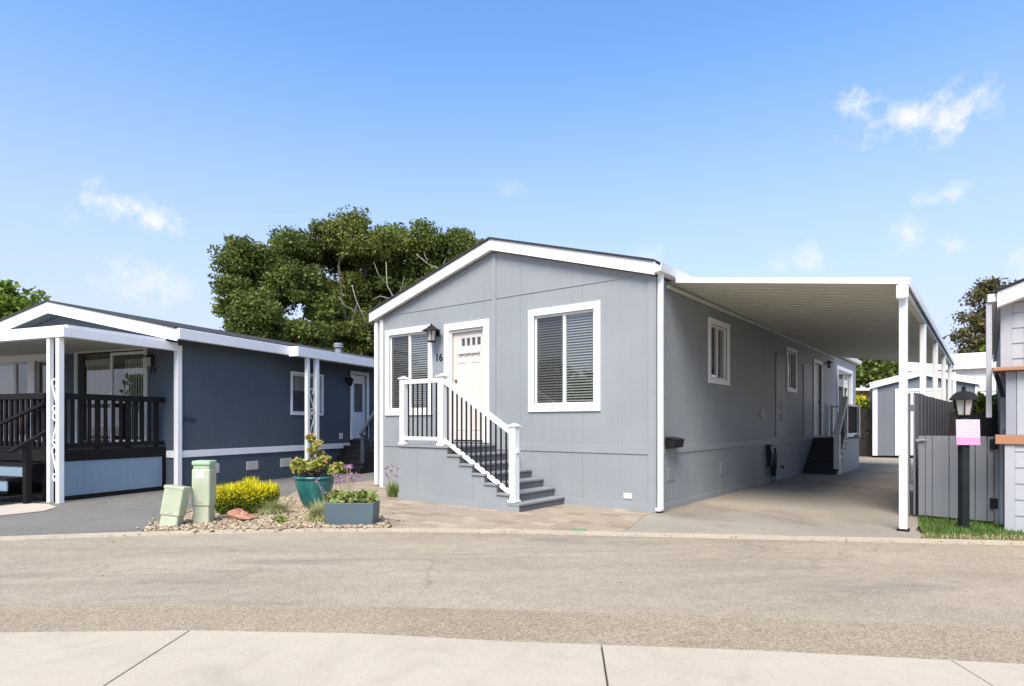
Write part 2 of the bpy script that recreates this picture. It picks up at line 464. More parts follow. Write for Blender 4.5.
def limb_mesh(base, blobs, r0, mb=None, fork=.35):
    mb = mb or MB()
    base = Vector(base)
    top = Vector(np.mean([b[:3] for b in blobs], axis=0))
    fk = base + Vector(((top.x-base.x)*.4, (top.y-base.y)*.4, (top.z-base.z)*fork))
    mb.tube([base, base.lerp(fk,.5)+Vector((.08,.05,0)), fk], [r0*1.25, r0, r0*.85], 10)
    for b in blobs:
        e = Vector(b[:3]); m1 = fk.lerp(e,.4)+Vector((random.uniform(-.3,.3),random.uniform(-.3,.3),random.uniform(.1,.5)))
        m2 = fk.lerp(e,.75)+Vector((random.uniform(-.3,.3),random.uniform(-.3,.3),random.uniform(0,.3)))
        mb.tube([fk, m1, m2, e], [r0*.55, r0*.36, r0*.2, r0*.07], 7)
    return mb

def at(px, py, Y):
    return ((px-512)/618*Y, Y, 1.3+(424-py)/618*Y)

def tree(name, label, cat, base, blobs, n, leaf, mat, r0=.25, clump=.6, group=None, hollow=.3, dead=None):
    e = empty(name, label, cat, base, 0, group)
    inv = Vector(base)
    mb = limb_mesh(base, blobs, r0); mb.v = [tuple(Vector(p)-inv) for p in mb.v]
    mb.build('trunk', M['bark'], e, smooth=True)
    P = leaf_quads(crown_points(blobs, n, clump, hollow), leaf) - np.array(base)
    o = quads_mesh('crown', P, mat); o.parent = e
    if dead:
        for pts, rr in dead:
            d = MB(); d.tube([Vector(p)-inv for p in pts], [rr*.55*(1-.75*i/(len(pts)-1)) for i in range(len(pts))], 6)
            d.build('dead_branch', M['deadwood'], e, smooth=True)
    return e

def blades(C, length, width, lean, curve=.5, up0=.0):
    """each blade two quads, rising and bending over; returns (n*2,4,3)"""
    n = len(C)
    az = RNG.random(n)*2*PI
    L = length*(.6+.7*RNG.random(n)); ln = lean*(.3+1.0*RNG.random(n))
    d = np.stack([np.cos(az), np.sin(az), np.zeros(n)], 1); s = np.stack([-np.sin(az), np.cos(az), np.zeros(n)], 1)*(width/2)
    up = np.array([0,0,1.])
    m = C + (d*np.sin(ln)[:,None] + up*np.cos(ln)[:,None])*(L*.55)[:,None]
    l2 = ln*(1+curve*2)
    e = m + (d*np.sin(l2)[:,None] + up*np.cos(l2)[:,None])*(L*.45)[:,None]
    q1 = np.stack([C-s, C+s, m+s*.8, m-s*.8], 1); q2 = np.stack([m-s*.8, m+s*.8, e+s*.12, e-s*.12], 1)
    return np.concatenate([q1, q2])

def in_poly(pts, poly):
    x, y = pts[:,0], pts[:,1]; ins = np.zeros(len(pts), bool)
    n = len(poly)
    for i in range(n):
        x0, y0 = poly[i]; x1, y1 = poly[(i+1)%n]
        c = ((y0 > y) != (y1 > y)) & (x < (x1-x0)*(y-y0)/((y1-y0) or 1e-9)+x0)
        ins ^= c
    return ins
def scatter(poly, n):
    a = np.array(poly); lo, hi = a.min(0), a.max(0); out = np.zeros((0,2))
    while len(out) < n:
        p = lo + RNG.random((n*2,2))*(hi-lo); out = np.concatenate([out, p[in_poly(p, poly)]])
    return out[:n]

# ------------------------------------------------------------------ camera, light, sky
cam = bpy.data.cameras.new('camera'); cam.sensor_width = 36; cam.lens = 618/1024*36
cam.shift_y = (424-343)/1024; cam.clip_end = 2000
co = bpy.data.objects.new('camera', cam); col.objects.link(co)
co.location = (0,0,1.3); co.rotation_euler = (R(90),0,0)
scene.camera = co

SUN_AZ = (-.31,-.951); SUN_EL = 50
sun = bpy.data.lights.new('sun', 'SUN'); sun.energy = 4.5; sun.angle = R(34); sun.color = (1,.895,.745)
so = bpy.data.objects.new('sun', sun); col.objects.link(so)
ce = math.cos(R(SUN_EL)); sd = Vector((SUN_AZ[0]*ce, SUN_AZ[1]*ce, math.sin(R(SUN_EL))))
so.rotation_euler = sd.to_track_quat('Z', 'Y').to_euler(); so.location = (-6,-8,14)

world = bpy.data.worlds.new('World'); scene.world = world; world.use_nodes = True
wt = world.node_tree; wt.nodes.clear()
def wn(k, **kw):
    x = wt.nodes.new(k)
    for a, b in kw.items(): setattr(x, a, b)
    return x
def wm(op, a, b=None, c=None, clamp=False):
    x = wn('ShaderNodeMath', operation=op, use_clamp=clamp)
    for i, q in enumerate((a, b, c)):
        if q is None: continue
        if isinstance(q, (int, float)): x.inputs[i].default_value = q
        else: wt.links.new(q, x.inputs[i])
    return x.outputs[0]
sky = wn('ShaderNodeTexSky', sky_type='NISHITA'); sky.sun_disc = False
sky.sun_elevation = R(SUN_EL); sky.sun_rotation = math.atan2(*SUN_AZ); sky.air_density = 1.0; sky.dust_density = 1.0; sky.ozone_density = 1.6
SKYK = .15
tcw = wn('ShaderNodeTexCoord'); sepw = wn('ShaderNodeSeparateXYZ'); wt.links.new(tcw.outputs['Generated'], sepw.inputs[0])
az = wm('ARCTAN2', sepw.outputs[0], sepw.outputs[1]); el = wm('ARCSINE', sepw.outputs[2])
def wnoise(sc, det, rough):
    x = wn('ShaderNodeTexNoise'); x.inputs['Scale'].default_value = sc; x.inputs['Detail'].default_value = det; x.inputs['Roughness'].default_value = rough
    wt.links.new(tcw.outputs['Generated'], x.inputs['Vector']); return x.outputs['Fac']
n1 = wnoise(30, 9, .68); n2 = wnoise(11, 5, .6)
nz = wm('ADD', wm('MULTIPLY', wm('SUBTRACT', n1, .5), 4.2), wm('MULTIPLY', wm('SUBTRACT', n2, .5), 2.2))
CLOUDS = [(856,110,20,17,1),(905,120,36,15,1),(945,114,34,19,1),(984,108,9,15,.55),(945,193,27,8,.8),(910,233,17,12,.8),(952,246,16,10,.75),(808,258,14,9,.6),
          (780,266,12,8,.4),(655,255,13,10,.35),(122,209,26,11,1),(158,219,30,11,1),(98,182,11,9,.45),(145,279,28,17,.75),(95,282,12,8,.35),(1030,262,18,14,.5),(70,215,8,9,.25),(510,188,14,7,.2)]
cloud = None
for px, py, a, b, s in CLOUDS:
    a0 = math.atan2(px-512, 618); e0 = math.atan2(424-py, math.hypot(618, px-512))
    sa = a/618*math.cos(a0)**2*1.45; sb = b/618*math.cos(a0)*math.cos(e0)**2*1.45
    dx = wm('DIVIDE', wm('SUBTRACT', az, a0), sa); dy = wm('DIVIDE', wm('SUBTRACT', el, e0), sb)
    d = wm('SQRT', wm('ADD', wm('MULTIPLY', dx, dx), wm('MULTIPLY', dy, dy)))
    v = wm('ADD', wm('SUBTRACT', 1.0, d), nz)
    mr = wn('ShaderNodeMapRange', interpolation_type='SMOOTHSTEP'); wt.links.new(v, mr.inputs[0]); mr.inputs[1].default_value = -.25; mr.inputs[2].default_value = 1.5; mr.inputs[4].default_value = s
    fall = wn('ShaderNodeMapRange', interpolation_type='SMOOTHSTEP'); wt.links.new(d, fall.inputs[0]); fall.inputs[1].default_value = .7; fall.inputs[2].default_value = 2.0; fall.inputs[3].default_value = 1; fall.inputs[4].default_value = 0
    q = wm('MULTIPLY', mr.outputs[0], fall.outputs[0])
    cloud = q if cloud is None else wm('MAXIMUM', cloud, q)
# thin veil of haze that pales the sky towards the horizon
mixc = wn('ShaderNodeMix', data_type='RGBA')
gam = wn('ShaderNodeMix', data_type='RGBA', blend_type='MULTIPLY'); gam.inputs[0].default_value = 1
wt.links.new(sky.outputs[0], gam.inputs[6]); gam.inputs[7].default_value = (.95,1.25,1.52,1); SKYTINT = gam
hz_f = wn('ShaderNodeMapRange', interpolation_type='SMOOTHSTEP'); wt.links.new(el, hz_f.inputs[0])
for i_, q_ in enumerate((-.05, .60, .97, 0)): hz_f.inputs[i_+1].default_value = q_
veil = wn('ShaderNodeMix', data_type='RGBA'); wt.links.new(hz_f.outputs[0], veil.inputs[0]); wt.links.new(gam.outputs[2], veil.inputs[6]); veil.inputs[7].default_value = (3.45,3.45,4.4,1)
wt.links.new(cloud, mixc.inputs[0]); wt.links.new(veil.outputs[2], mixc.inputs[6]); CLOUDCOL = mixc; mixc.inputs[7].default_value = (4.6,4.65,4.75,1)
bg = wn('ShaderNodeBackground'); bg.inputs[1].default_value = SKYK; wt.links.new(mixc.outputs[2], bg.inputs[0])
wo = wn('ShaderNodeOutputWorld'); wt.links.new(bg.outputs[0], wo.inputs[0])

scene.view_settings.view_transform = 'Standard'; scene.view_settings.look = 'None'
scene.view_settings.exposure = .5; scene.view_settings.gamma = 1
scene.cycles.use_denoising = True
scene.cycles.max_bounces = 8; scene.cycles.transparent_max_bounces = 16
scene.cycles.sample_clamp_indirect = 8

# ------------------------------------------------------------------ ground and paving (the setting)
MB().sheet([(-300,-100),(300,-100),(300,500),(-300,500)], -.012).build('ground', M['dirt'], kind='structure')
FAR = [(-14,4.6),(-9,6.0),(-7.3,6.5),(-5.69,6.86),(-4.7,7.1),(-3.7,7.27),(-2.5,7.4),(-1.36,7.43),(0,7.33),(1.47,7.12),(2.98,6.92),(4.27,6.76),(5.46,6.6),(9,6.1),(14,5.2)]
MB().sheet(FAR[::-1] + [(-14,0.5),(14,0.5)], 0).build('road', M['road'], kind='structure')
MB().sheet([(-14,2.6),(-6,4.1),(-3.68,4.44),(-2.7,4.46),(-1.88,4.44),(-.9,4.39),(0,4.30),(1.0,4.21),(1.91,4.1),(3.25,3.92),(6,3.3),(14,1.5),(14,.5),(-14,.5)], .004).build('road_edge', M['strip'], kind='structure')
GUT = .13
def back(pts, d): return [(x*(1+d/9), y+d) for x, y in pts]
g = MB(); B_ = back(FAR, GUT)
for i in range(len(FAR)-1):
    a, b, c, d = FAR[i], FAR[i+1], B_[i+1], B_[i]
    g.add([(*a,.006),(*b,.006),(*c,.030),(*d,.030),(*a,-.05),(*b,-.05)], [(0,1,2,3),(4,5,1,0)])
g.build('gutter_strip', M['gutter'], kind='structure')
EDGE = [(-14,-.5),(-9,1.7),(-6,2.82),(-4.2,3.36),(-2.954,3.565),(-1.875,3.60),(-.873,3.548),(0,3.417),(1.317,3.281),(2.565,3.096),(4.2,2.78),(6,2.35),(9,1.4),(14,-.5)]
def edge_y(x):
    for (x0,y0),(x1,y1) in zip(EDGE, EDGE[1:]):
        if x0 <= x <= x1: return y0+(y1-y0)*(x-x0)/(x1-x0)
w = MB(); cuts = [(-14,-14),(-4.15,-4.3),(-1.876,-1.873),(.487,.412),(2.235,2.165),(4.35,4.1),(14,14)]
for (a0,a1),(b0,b1) in zip(cuts, cuts[1:]):
    gp = .004
    up = [(a0+gp, edge_y(a0+gp) if a0>-14 else -.5)] + [p for p in EDGE if a0+gp < p[0] < b0-gp] + [(b0-gp, edge_y(b0-gp) if b0<14 else -.5)]
    sl_a, sl_b = (a1-a0)/.77, (b1-b0)/.77
    lo = [(b1+sl_b*5-gp, -3.0), (a1+sl_a*5+gp, -3.0)]
    w.prism_z(up + lo, -.05, .10)
w.build('sidewalk', M['concrete'], kind='structure', bevel=.006)
MB().prism_z([(x, y-.004) for x, y in EDGE] + [(14,-3),(-14,-3)], -.06, .085).build('sidewalk_joint', M['soil'], kind='structure')

# house-local frame -> world, for laying out paving
HO = (2.0656, 8.9267); HR = R(-37.604)
NO = (-6.4517, 11.9376); NR_ = R(-21.465)
def hw(x, y, o=HO, r=HR): return (o[0]+x*math.cos(r)-y*math.sin(r), o[1]+x*math.sin(r)+y*math.cos(r))
def nw(x, y): return hw(x, y, NO, NR_)
bk = lambda i0, i1: B_[i0:i1]
Z1 = .030
def at_x(x):                           # the gutter's inner edge at a given x
    for (x0,y0),(x1,y1) in zip(B_, B_[1:]):
        if x0 <= x <= x1: return (x, y0+(y1-y0)*(x-x0)/(x1-x0))
def inner(xa, xb): return [at_x(xa)] + [p for p in B_ if xa < p[0] < xb] + [at_x(xb)]
MB().sheet(inner(-13,-4.40) + [(-4.62,8.0),(-4.80,9.1),(-4.70,10.6),(-3.93,10.71),(-4.18,12.17),(-3.67,13.17),(-3.06,14.1),(-1.9,16),(-1.0,24),(-4,24),nw(0,8),nw(0,0),nw(-9,0)], .018).build('driveway', M['drive'], kind='structure')
PATH = [nw(-6,-3.6),nw(-.3,-3.05),nw(-.12,-2.5),nw(-.3,-2.1),nw(-6,-2.1)]
MB().sheet([(-9.5,8.2),(-7.12,8.62),(-6.86,9.05),(-7.0,9.5),(-7.4,9.85),(-9.3,10.4)], .026).build('front_path', M['path'], kind='structure')
GRAVEL = inner(-4.36,-1.50) + [(-1.52,7.75),(-1.98,9.0),(-2.6,9.4),(-3.24,9.95),(-3.93,10.66),(-4.62,10.5),(-4.74,9.1),(-4.55,8.0)]
MB().sheet(GRAVEL, .030).build('gravel_base', M['gravelbase'], kind='structure')
MB().sheet(inner(-1.48,1.30) + [hw(.0,-.30),hw(0,.35),hw(-5.9,.35),hw(-6.1,.9),(-2.66,14.2),(-3.06,14.1),(-3.67,13.17),(-4.18,12.17),(-3.93,10.71),(-3.22,9.97),(-2.6,9.42),(-1.96,9.02),(-1.50,7.75)], .024).build('paver_patio', M['pavers'], kind='structure')
MB().sheet(inner(1.27,4.60) + [(4.75,7.03),hw(3.12,.5),hw(3.12,1.7),hw(3.0,8),hw(3.2,14),(16.5,23.4),(19,26),(9,30),hw(-.2,18),hw(-.2,0.2),hw(-.03,-.30)], .020).build('carport_slab', M['slab'], kind='structure')
LAWN = inner(4.52,9.0) + [(9,9.0),(6.2,7.9),(5.58,8.5),(5.1,7.75),(4.66,7.0)]
MB().sheet(LAWN, .028).build('lawn_soil', M['turf'], kind='structure')
p = scatter(LAWN, 9000)
dry = np.array([ (y - (at_x(min(max(x,4.6),8.9))[1])) for x, y in p])
P = np.column_stack([p, np.full(len(p), .028)])
isdry = dry < .19 + .16*RNG.random(len(p))
o = quads_mesh('lawn_grass', blades(P[~isdry], .048, .008, .5), M['turfblade']); tag(o, 'short green grass growing in front of the grey gate', 'grass', kind='stuff')
o = quads_mesh('dry_grass', blades(P[isdry], .05, .008, 1.0), M['straw']); tag(o, 'straw coloured dry grass along the gutter', 'grass', kind='stuff')

# gravel stones: one mass of rounded stones
ico = bmesh.new(); bmesh.ops.create_icosphere(ico, subdivisions=1, radius=1)
iv = np.array([v.co[:] for v in ico.verts]); itri = np.array([[v.index for v in f.verts] for f in ico.faces]); ico.free()
p = scatter(GRAVEL, 4600)
stray = p[RNG.integers(0, len(p), 900)] + RNG.normal(size=(900,2))*.13
stray = stray[~in_poly(stray, GRAVEL)][:170]; p = np.concatenate([p, stray]); nst = len(p)
sz = (.011 + .017*RNG.random(nst)**2.0)
V = iv[None]*(1+.18*RNG.normal(size=(nst,len(iv),1)))*np.stack([sz*(1+.5*RNG.random(nst)), sz*(1+.3*RNG.random(nst)), sz*.7], 1)[:,None,:]
a = RNG.random(nst)*2*PI; c_, s_ = np.cos(a)[:,None], np.sin(a)[:,None]
V = np.stack([V[...,0]*c_-V[...,1]*s_, V[...,0]*s_+V[...,1]*c_, V[...,2]], -1) + np.column_stack([p, .034+sz*.3])[:,None,:]
me = bpy.data.meshes.new('gravel'); F_ = (itri[None]+np.arange(nst)[:,None,None]*len(iv)).reshape(-1,3)
nf = len(F_); me.vertices.add(nst*len(iv)); me.vertices.foreach_set('co', V.reshape(-1).astype(np.float32))
me.loops.add(nf*3); me.loops.foreach_set('vertex_index', F_.reshape(-1).astype(np.int32)); me.polygons.add(nf)
me.polygons.foreach_set('loop_start', np.arange(0,nf*3,3,dtype=np.int32)); me.polygons.foreach_set('loop_total', np.full(nf,3,np.int32)); me.update(calc_edges=True)
set_attr(me, 'rnd', np.repeat(RNG.random(nst), len(itri))); me.materials.append(M['stone'])
o = bpy.data.objects.new('gravel', me); col.objects.link(o); tag(o, 'pale tan landscaping gravel around the planters', 'gravel', kind='stuff')
for q in me.polygons: q.use_smooth = True

# ------------------------------------------------------------------ window and door builders (u along the wall, d outwards is negative depth)
FRONT = lambda u, z, d: (u, d, z)                # front walls: depth goes to +y
SIDE = lambda u, z, d: (-d, u, z)                # right-hand walls: depth goes to -x
def pbox(mb, place, u0, z0, d0, u1, z1, d1):
    a, b = place(u0, z0, d0), place(u1, z1, d1)
    return mb.box(*a, *b)
def casing(mb, place, u0, z0, u1, z1, w, proud, sill=True, back=0.0):
    """picture-frame trim: head and foot run across, the sides butt between"""
    pbox(mb, place, u0, z1-w, -proud, u1, z1, back)
    if sill: pbox(mb, place, u0, z0, -proud, u1, z0+w, back)
    zb = z0+w if sill else z0
    pbox(mb, place, u0, zb, -proud+.001, u0+w, z1-w, back)
    pbox(mb, place, u1-w, zb, -proud+.001, u1, z1-w, back)
    return mb
def window(parent, place, u0, z0, u1, z1, w=.12, trim=None, split=.5, blinds=True, screen_side=0, name='window', back_d=.35, tilt=-.72):
    trim = trim or M['white']
    root = casing(MB(), place, u0, z0, u1, z1, w, .03).build(name, trim, parent, bevel=.004)
    a, b, c, d = u0+w, z0+w, u1-w, z1-w
    fr = MB(); fw = .035
    casing(fr, place, a, b, c, d, fw, -.018, back=.075)
    um = a+(c-a)*split
    pbox(fr, place, um-fw*.7, b+fw, .019, um+fw*.7, d-fw, .07)
    fr.build('window_frame', M['vinyl'], root, bevel=.003)
    pn = MB()
    for q0, q1, dd in ((a+fw, um-fw*.7, .036), (um+fw*.7, c-fw, .048)):
        pn.add([place(q0,b+fw,dd), place(q1,b+fw,dd), place(q1,d-fw,dd), place(q0,d-fw,dd)], [(0,1,2,3)])
    pn.build('pane', M['glass'], root)
    if screen_side is not None:
        q0, q1 = ((a+fw, um-fw*.7), (um+fw*.7, c-fw))[screen_side]
        MB().add([place(q0,b+fw,.028), place(q1,b+fw,.028), place(q1,d-fw,.028), place(q0,d-fw,.028)], [(0,1,2,3)]).build('insect_screen', M['screen'], root)
    if blinds:
        bl = MB(); n = int((d-b)/.043)
        for i in range(n):
            z = b+.03+i*(d-b-.05)/max(1,n-1); h = .023*math.sin(tilt); dp = .023*math.cos(tilt); sag = .003*random.uniform(-1,1)
            q = [place(a+.012,z+h,.082-dp), place(c-.012,z+h+sag,.082-dp), place(c-.012,z-h+sag,.082+dp), place(a+.012,z-h,.082+dp)]
            bl.add(q, [(0,1,2,3)])
        pbox(bl, place, a+.01, d-.045, .085, c-.01, d-.002, .12)
        bl.build('blind', M['blind'], root)
    rm = MB()
    for q in ([(a,b),(c,b)],[(c,b),(c,d)],[(c,d),(a,d)],[(a,d),(a,b)]):
        rm.add([place(*q[0],.152), place(*q[1],.152), place(*q[1],back_d+.25), place(*q[0],back_d+.25)], [(0,1,2,3)])
    rm.add([place(a,b,back_d+.25), place(c,b,back_d+.25), place(c,d,back_d+.25), place(a,d,back_d+.25)], [(0,1,2,3)])
    rm.build('room_behind', M['dark_in'], root)
    return root
def hole(u0, z0, u1, z1, w): return (u0+w, z0+w, u1-w, z1-w)

# ------------------------------------------------------------------ THE HOUSE
house = empty('manufactured_house', 'single storey blue-grey house with white trim and gabled front facing the road', 'house', (*HO, .02), HR)
W_, L_, EZ, PZ = 5.97, 17.1, 3.42, 4.28
win1 = (-5.82,1.45,-4.49,3.16); win2 = (-2.25,1.48,-.89,3.17); tw = .11
door_h = (-4.06,.95,-3.22,3.0)
fw_ = MB(); wallskin(fw_, -W_, 0, 0, EZ, [hole(*win1,tw), hole(*win2,tw), door_h], FRONT, .15)
fw_.add([(-W_,0,EZ),(0,0,EZ),(-W_/2,0,PZ)], [(0,1,2)])
fw_.build('front_wall', M['siding_x'], house)
sw1 = (2.13,1.99,3.20,3.12); sw2 = (7.33,2.06,8.27,3.13); sw3 = (13.55,1.35,16.3,3.15); sdoor = (10.28,.92,11.22,2.98)
sw_ = MB(); wallskin(sw_, 0, L_, 0, EZ, [hole(*sw1,.09), hole(*sw2,.09), hole(*sw3,.12), sdoor], SIDE, .15)
sw_.build('side_wall', M['siding_y'], house)
bw = MB()
bw.add([(-W_,0,0),(-W_,L_,0),(-W_,L_,EZ),(-W_,0,EZ)], [(0,1,2,3)])
bw.add([(-W_,L_,0),(0,L_,0),(0,L_,EZ),(-W_/2,L_,PZ),(-W_,L_,EZ)], [(0,1,2,3,4)])
bw.build('rear_wall', M['siding_y'], house)
# trim in the wall colour
bt = MB()
bt.box(-W_+.10,-.014,.835,-.10,-.001,.955); bt.box(.001,.10,.835,.014,L_-.1,.955)
bt.build('belt_trim', M['trim_grey'], house, bevel=.003)
MB().box(-W_+.10,-.010,3.455,-.10,-.001,3.472).build('seam_flashing', M['trim_grey'], house)
cb = MB()
cb.box(-.10,-.020,.0,0,-.001,EZ-.02); cb.box(.001,-.020,.0,.020,.10,EZ-.02)
cb.build('corner_board', M['trim_grey'], house, bevel=.003)
MB().box(-W_-.02,-.020,.0,-W_+.075,-.001,EZ-.03).build('corner_board', M['white'], house, bevel=.003, label='white left-hand corner board')
MB().box(-W_/2-.05,-.016,.957,-W_/2+.03,-.001,PZ-.04).build('batten', M['trim_grey'], house, bevel=.003)
bb = MB(); bb.box(-1.55,-.016,0,-.10,-.001,.115); bb.box(.001,.10,0,.016,8.6,.10); bb.box(-W_+.08,-.016,0,-4.12,-.001,.115)
bb.build('base_board', M['trim_grey'], house, bevel=.003)
# roof
rf = MB(); ov, oe, ol, th = .13, .05, .22, .05
sl = (PZ-EZ)/(W_/2)
def slope(x): return PZ - abs(x+W_/2)*sl
for s in (0,1):
    xe = oe if s == 0 else -W_-ol
    pts = [(-W_/2, PZ+.19), (xe, slope(xe)+.19), (xe, slope(xe)+.19+.028), (-W_/2, PZ+.19+.028)]
    rf.prism_y(pts, -ov-.03, L_+.15)
rf.build('roof', M['shingle'], house)
fs = MB()
for s in (0,1):
    xe = oe if s == 0 else -W_-ol
    fs.prism_y([(-W_/2, PZ), (xe, slope(xe)), (xe, slope(xe)+.188), (-W_/2, PZ+.188)], -ov, -ov+.035)
fs.build('fascia', M['white'], house, bevel=.003)
sf = MB()
for s in (0,1):
    xe = oe-.002 if s == 0 else -W_-ol+.002
    sf.prism_y([(-W_/2, PZ+.03), (xe, slope(xe)+.03), (xe, slope(xe)+.06), (-W_/2, PZ+.06)], -ov+.037, L_+.14)
sf.build('soffit', M['white'], house)
gt = MB()
gt.prism_y([(oe+.002,3.435),(oe+.10,3.45),(oe+.125,3.565),(oe+.11,3.565),(oe+.085,3.465),(oe+.012,3.45),(oe+.012,3.57),(oe+.002,3.57)], -ov-.02, L_+.15)
gt.build('gutter', M['white'], house)
dsp = MB()
dsp.box(.032,.012,.06,.105,.075,3.44); dsp.box(.03,-.06,.03,.107,.075,.075)
dsp.build('downspout', M['white'], house, bevel=.006)
MB().box(-W_-.14,-.06,.05,-W_-.065,.015,3.35).build('downspout', M['white'], house, bevel=.006)
# windows
window(house, FRONT, *win1, tw); window(house, FRONT, *win2, tw)
window(house, SIDE, *sw1, .09, screen_side=None, blinds=False); window(house, SIDE, *sw2, .09, blinds=True, screen_side=None, split=.5); window(house, SIDE, *sw3, .12, blinds=False, split=.5)
# front door
dr = casing(MB(), FRONT, -4.18,.95,-3.10,3.12,.12,.032,sill=False).build('door', M['white'], house, bevel=.004)
jm = MB(); pbox(jm, FRONT, -4.06,.96,.004,-4.015,3.0,.12); pbox(jm, FRONT, -3.265,.96,.004,-3.22,3.0,.12); pbox(jm, FRONT, -4.015,2.955,.005,-3.265,2.999,.12)
jm.build('door_jamb', M['cream'], dr)
dl = MB(); x0, x1, zb, zt = -4.012, -3.268, .99, 2.953
zl0, zl1 = 2.70, 2.84
pbox(dl, FRONT, x0, zb, .06, x1, zl0, .10); pbox(dl, FRONT, x0, zl1, .06, x1, zt, .10)
lites = [x0+.19+i*.125 for i in range(4)]
prev = x0
for q in lites:
    pbox(dl, FRONT, prev, zl0, .06, q, zl1, .10); prev = q+.085
pbox(dl, FRONT, prev, zl0, .06, x1, zl1, .10)
for q0, q1 in ((x0+.10, x0+.34), (x0+.42, x0+.66)):      # raised mouldings of the two tall lower panels
    casing(dl, FRONT, q0, zb+.18, q1, 2.42, .03, -.052, back=.062)
dl.build('door_leaf', M['cream'], dr, bevel=.003)
sh = MB(); pbox(sh, FRONT, x0+.12, 2.555, .025, x1-.10, 2.595, .06)
for i in range(4): pbox(sh, FRONT, x0+.15+i*.145, 2.525, .04, x0+.18+i*.145, 2.554, .06)
sh.build('door_shelf', M['cream'], dr, bevel=.002)
lp = MB()
for q in lites: lp.add([(q,.078,zl0),(q+.085,.078,zl0),(q+.085,.078,zl1),(q,.078,zl1)], [(0,1,2,3)])
lp.build('door_light', M['glass'], dr)
lb = MB(); pbox(lb, FRONT, x0+.05, 2.6, .13, x1-.05, 2.93, .135); lb.build('room_behind', M['dark_in'], dr)
hd = MB(); hd.tube([(x0+.065,.055,1.93),(x0+.065,.005,1.93)], .012, 8); hd.tube([(x0+.065,.012,1.93),(x0+.165,.008,1.925)], .010, 8); hd.build('handle', M['brass'], dr, smooth=True)
MB().tube([(x0+.065,.058,2.07),(x0+.065,.038,2.07)], .026, 12).build('deadbolt', M['brass'], dr)
MB().box(-4.06,-.04,.952,-3.22,.10,.962).build('threshold', M['steel'], dr)
text_mesh('16', 'house_number', M['black'], .20, Matrix.Translation((-4.325,-.012,2.52)) @ Matrix.Rotation(R(90),4,'X'), house)
text_mesh('16', 'house_number', M['black'], .16, Matrix.Translation((.012,.21,1.69)) @ Matrix.Rotation(R(90),4,'Z') @ Matrix.Rotation(R(90),4,'X'), house)
# side door
d2 = casing(MB(), SIDE, 10.18,.92,11.32,3.08,.10,.03,sill=False).build('door', M['white'], house, bevel=.004, label='beige side door at the landing')
q = MB(); pbox(q, SIDE, 10.281,.94,.05,11.219,2.975,.09); q.build('door_leaf', M['cream'], d2)
q = MB(); q.tube([(-.05,11.12,1.9),(.01,11.12,1.9)], .022, 10); q.build('handle', M['brass'], d2, smooth=True)
# utility cupboards set in the side wall
for (u0,z0,u1,z1,vents) in ((6.39,.97,7.16,2.86,True),(9.02,.97,9.92,2.80,False)):
    c = MB(); pbox(c, SIDE, u0, z0, -.018, u1, z1, -.001); c = c.build('utility_door', M['trim_grey'], house, bevel=.004)
    tr = MB(); pbox(tr, SIDE, u0-.03, z1+.002, -.035, u1+.03, z1+.035, -.001); tr.build('door_head', M['vent'] if not vents else M['trim_grey'], c)
    if vents:
        for zz in (1.62,1.34):
            g = MB()
            for i in range(5): pbox(g, SIDE, u0+.22, zz+i*.04, -.026, u0+.55, zz+i*.04+.022, -.019)
            g.build('vent_grille', M['fence'], c)
# vents in the skirting and wall plates
for (u, z, w, h) in ((.42,.62,.26,.20),(2.72,.60,.34,.22),(4.05,.60,.16,.16),(5.1,.58,.16,.16),(5.55,.56,.30,.2)):
    g = MB(); pbox(g, SIDE, u, z-h, -.012, u+w, z, -.001)
    for i in range(4): pbox(g, SIDE, u+.02, z-h+.025+i*(h-.03)/4, -.018, u+w-.02, z-h+.04+i*(h-.03)/4, -.0125)
    g.build('skirting_vent', M['trim_grey'], house)
g = MB(); g.box(-.50,-.012,.17,-.36,-.001,.255); g.build('cover_plate', M['vent'], house, bevel=.002)
g = MB(); g.tube([(.0,5.32,1.50),(.03,5.32,1.50)], .085, 14); g.bar((.03,5.32,1.52),(.11,5.32,1.44),.12,.015); g.build('dryer_vent', M['vent'], house)
g = MB(); g.tube([(.0,6.85,.30),(.05,6.85,.30),(.05,6.85,.24)], .02, 8); g.build('hose_bib', M['brass'], house)

# wall lantern, mailbox, charger: hung on the wall
def wall_lantern(name, label, loc, rz, k=1.0):
    e = empty(name, label, 'wall lamp', loc, rz, None)
    b = MB(); b.tube([(0,-.004,0),(0,-.025,0)], .055*k, 14); b.tube([(0,-.02,.02*k),(0,-.09*k,.10*k),(0,-.15*k,.09*k)], .011*k, 8)
    b.build('wall_bracket', M['black'], e, smooth=False)
    c = MB(); c.lathe([(.165*k,.03*k),(.155*k,.05*k),(.09*k,.08*k),(.06*k,.11*k),(.03*k,.125*k),(.012*k,.16*k)], (0,-.16*k,0), 8); c.lathe([(.065*k,-.17*k),(.075*k,-.155*k),(.07*k,-.145*k)], (0,-.16*k,0), 8)
    for a in range(4):
        dx, dy = math.cos(PI/4+a*PI/2)*.07*k, math.sin(PI/4+a*PI/2)*.07*k
        c.bar((dx*.95,-.16*k+dy*.95,-.15*k),(dx*1.2,-.16*k+dy*1.2,.04*k),.012*k,.012*k)
    c.build('lantern_cage', M['black'], e)
    MB().lathe([(.055*k,-.144*k),(.072*k,.034*k)], (0,-.16*k,0), 8).build('lantern_glass', M['frost'], e)
    return e
wall_lantern('wall_lantern', 'black wall lantern between the left front window and front door', (*hw(-4.34,-.022), 2.99), HR, 1.05)
x, y = hw(.02,11.62); wall_lantern('wall_lantern', 'small black wall lantern past the side door under the carport', (x, y, 3.06), HR+PI/2, .7)
x, y = hw(.021,.46)
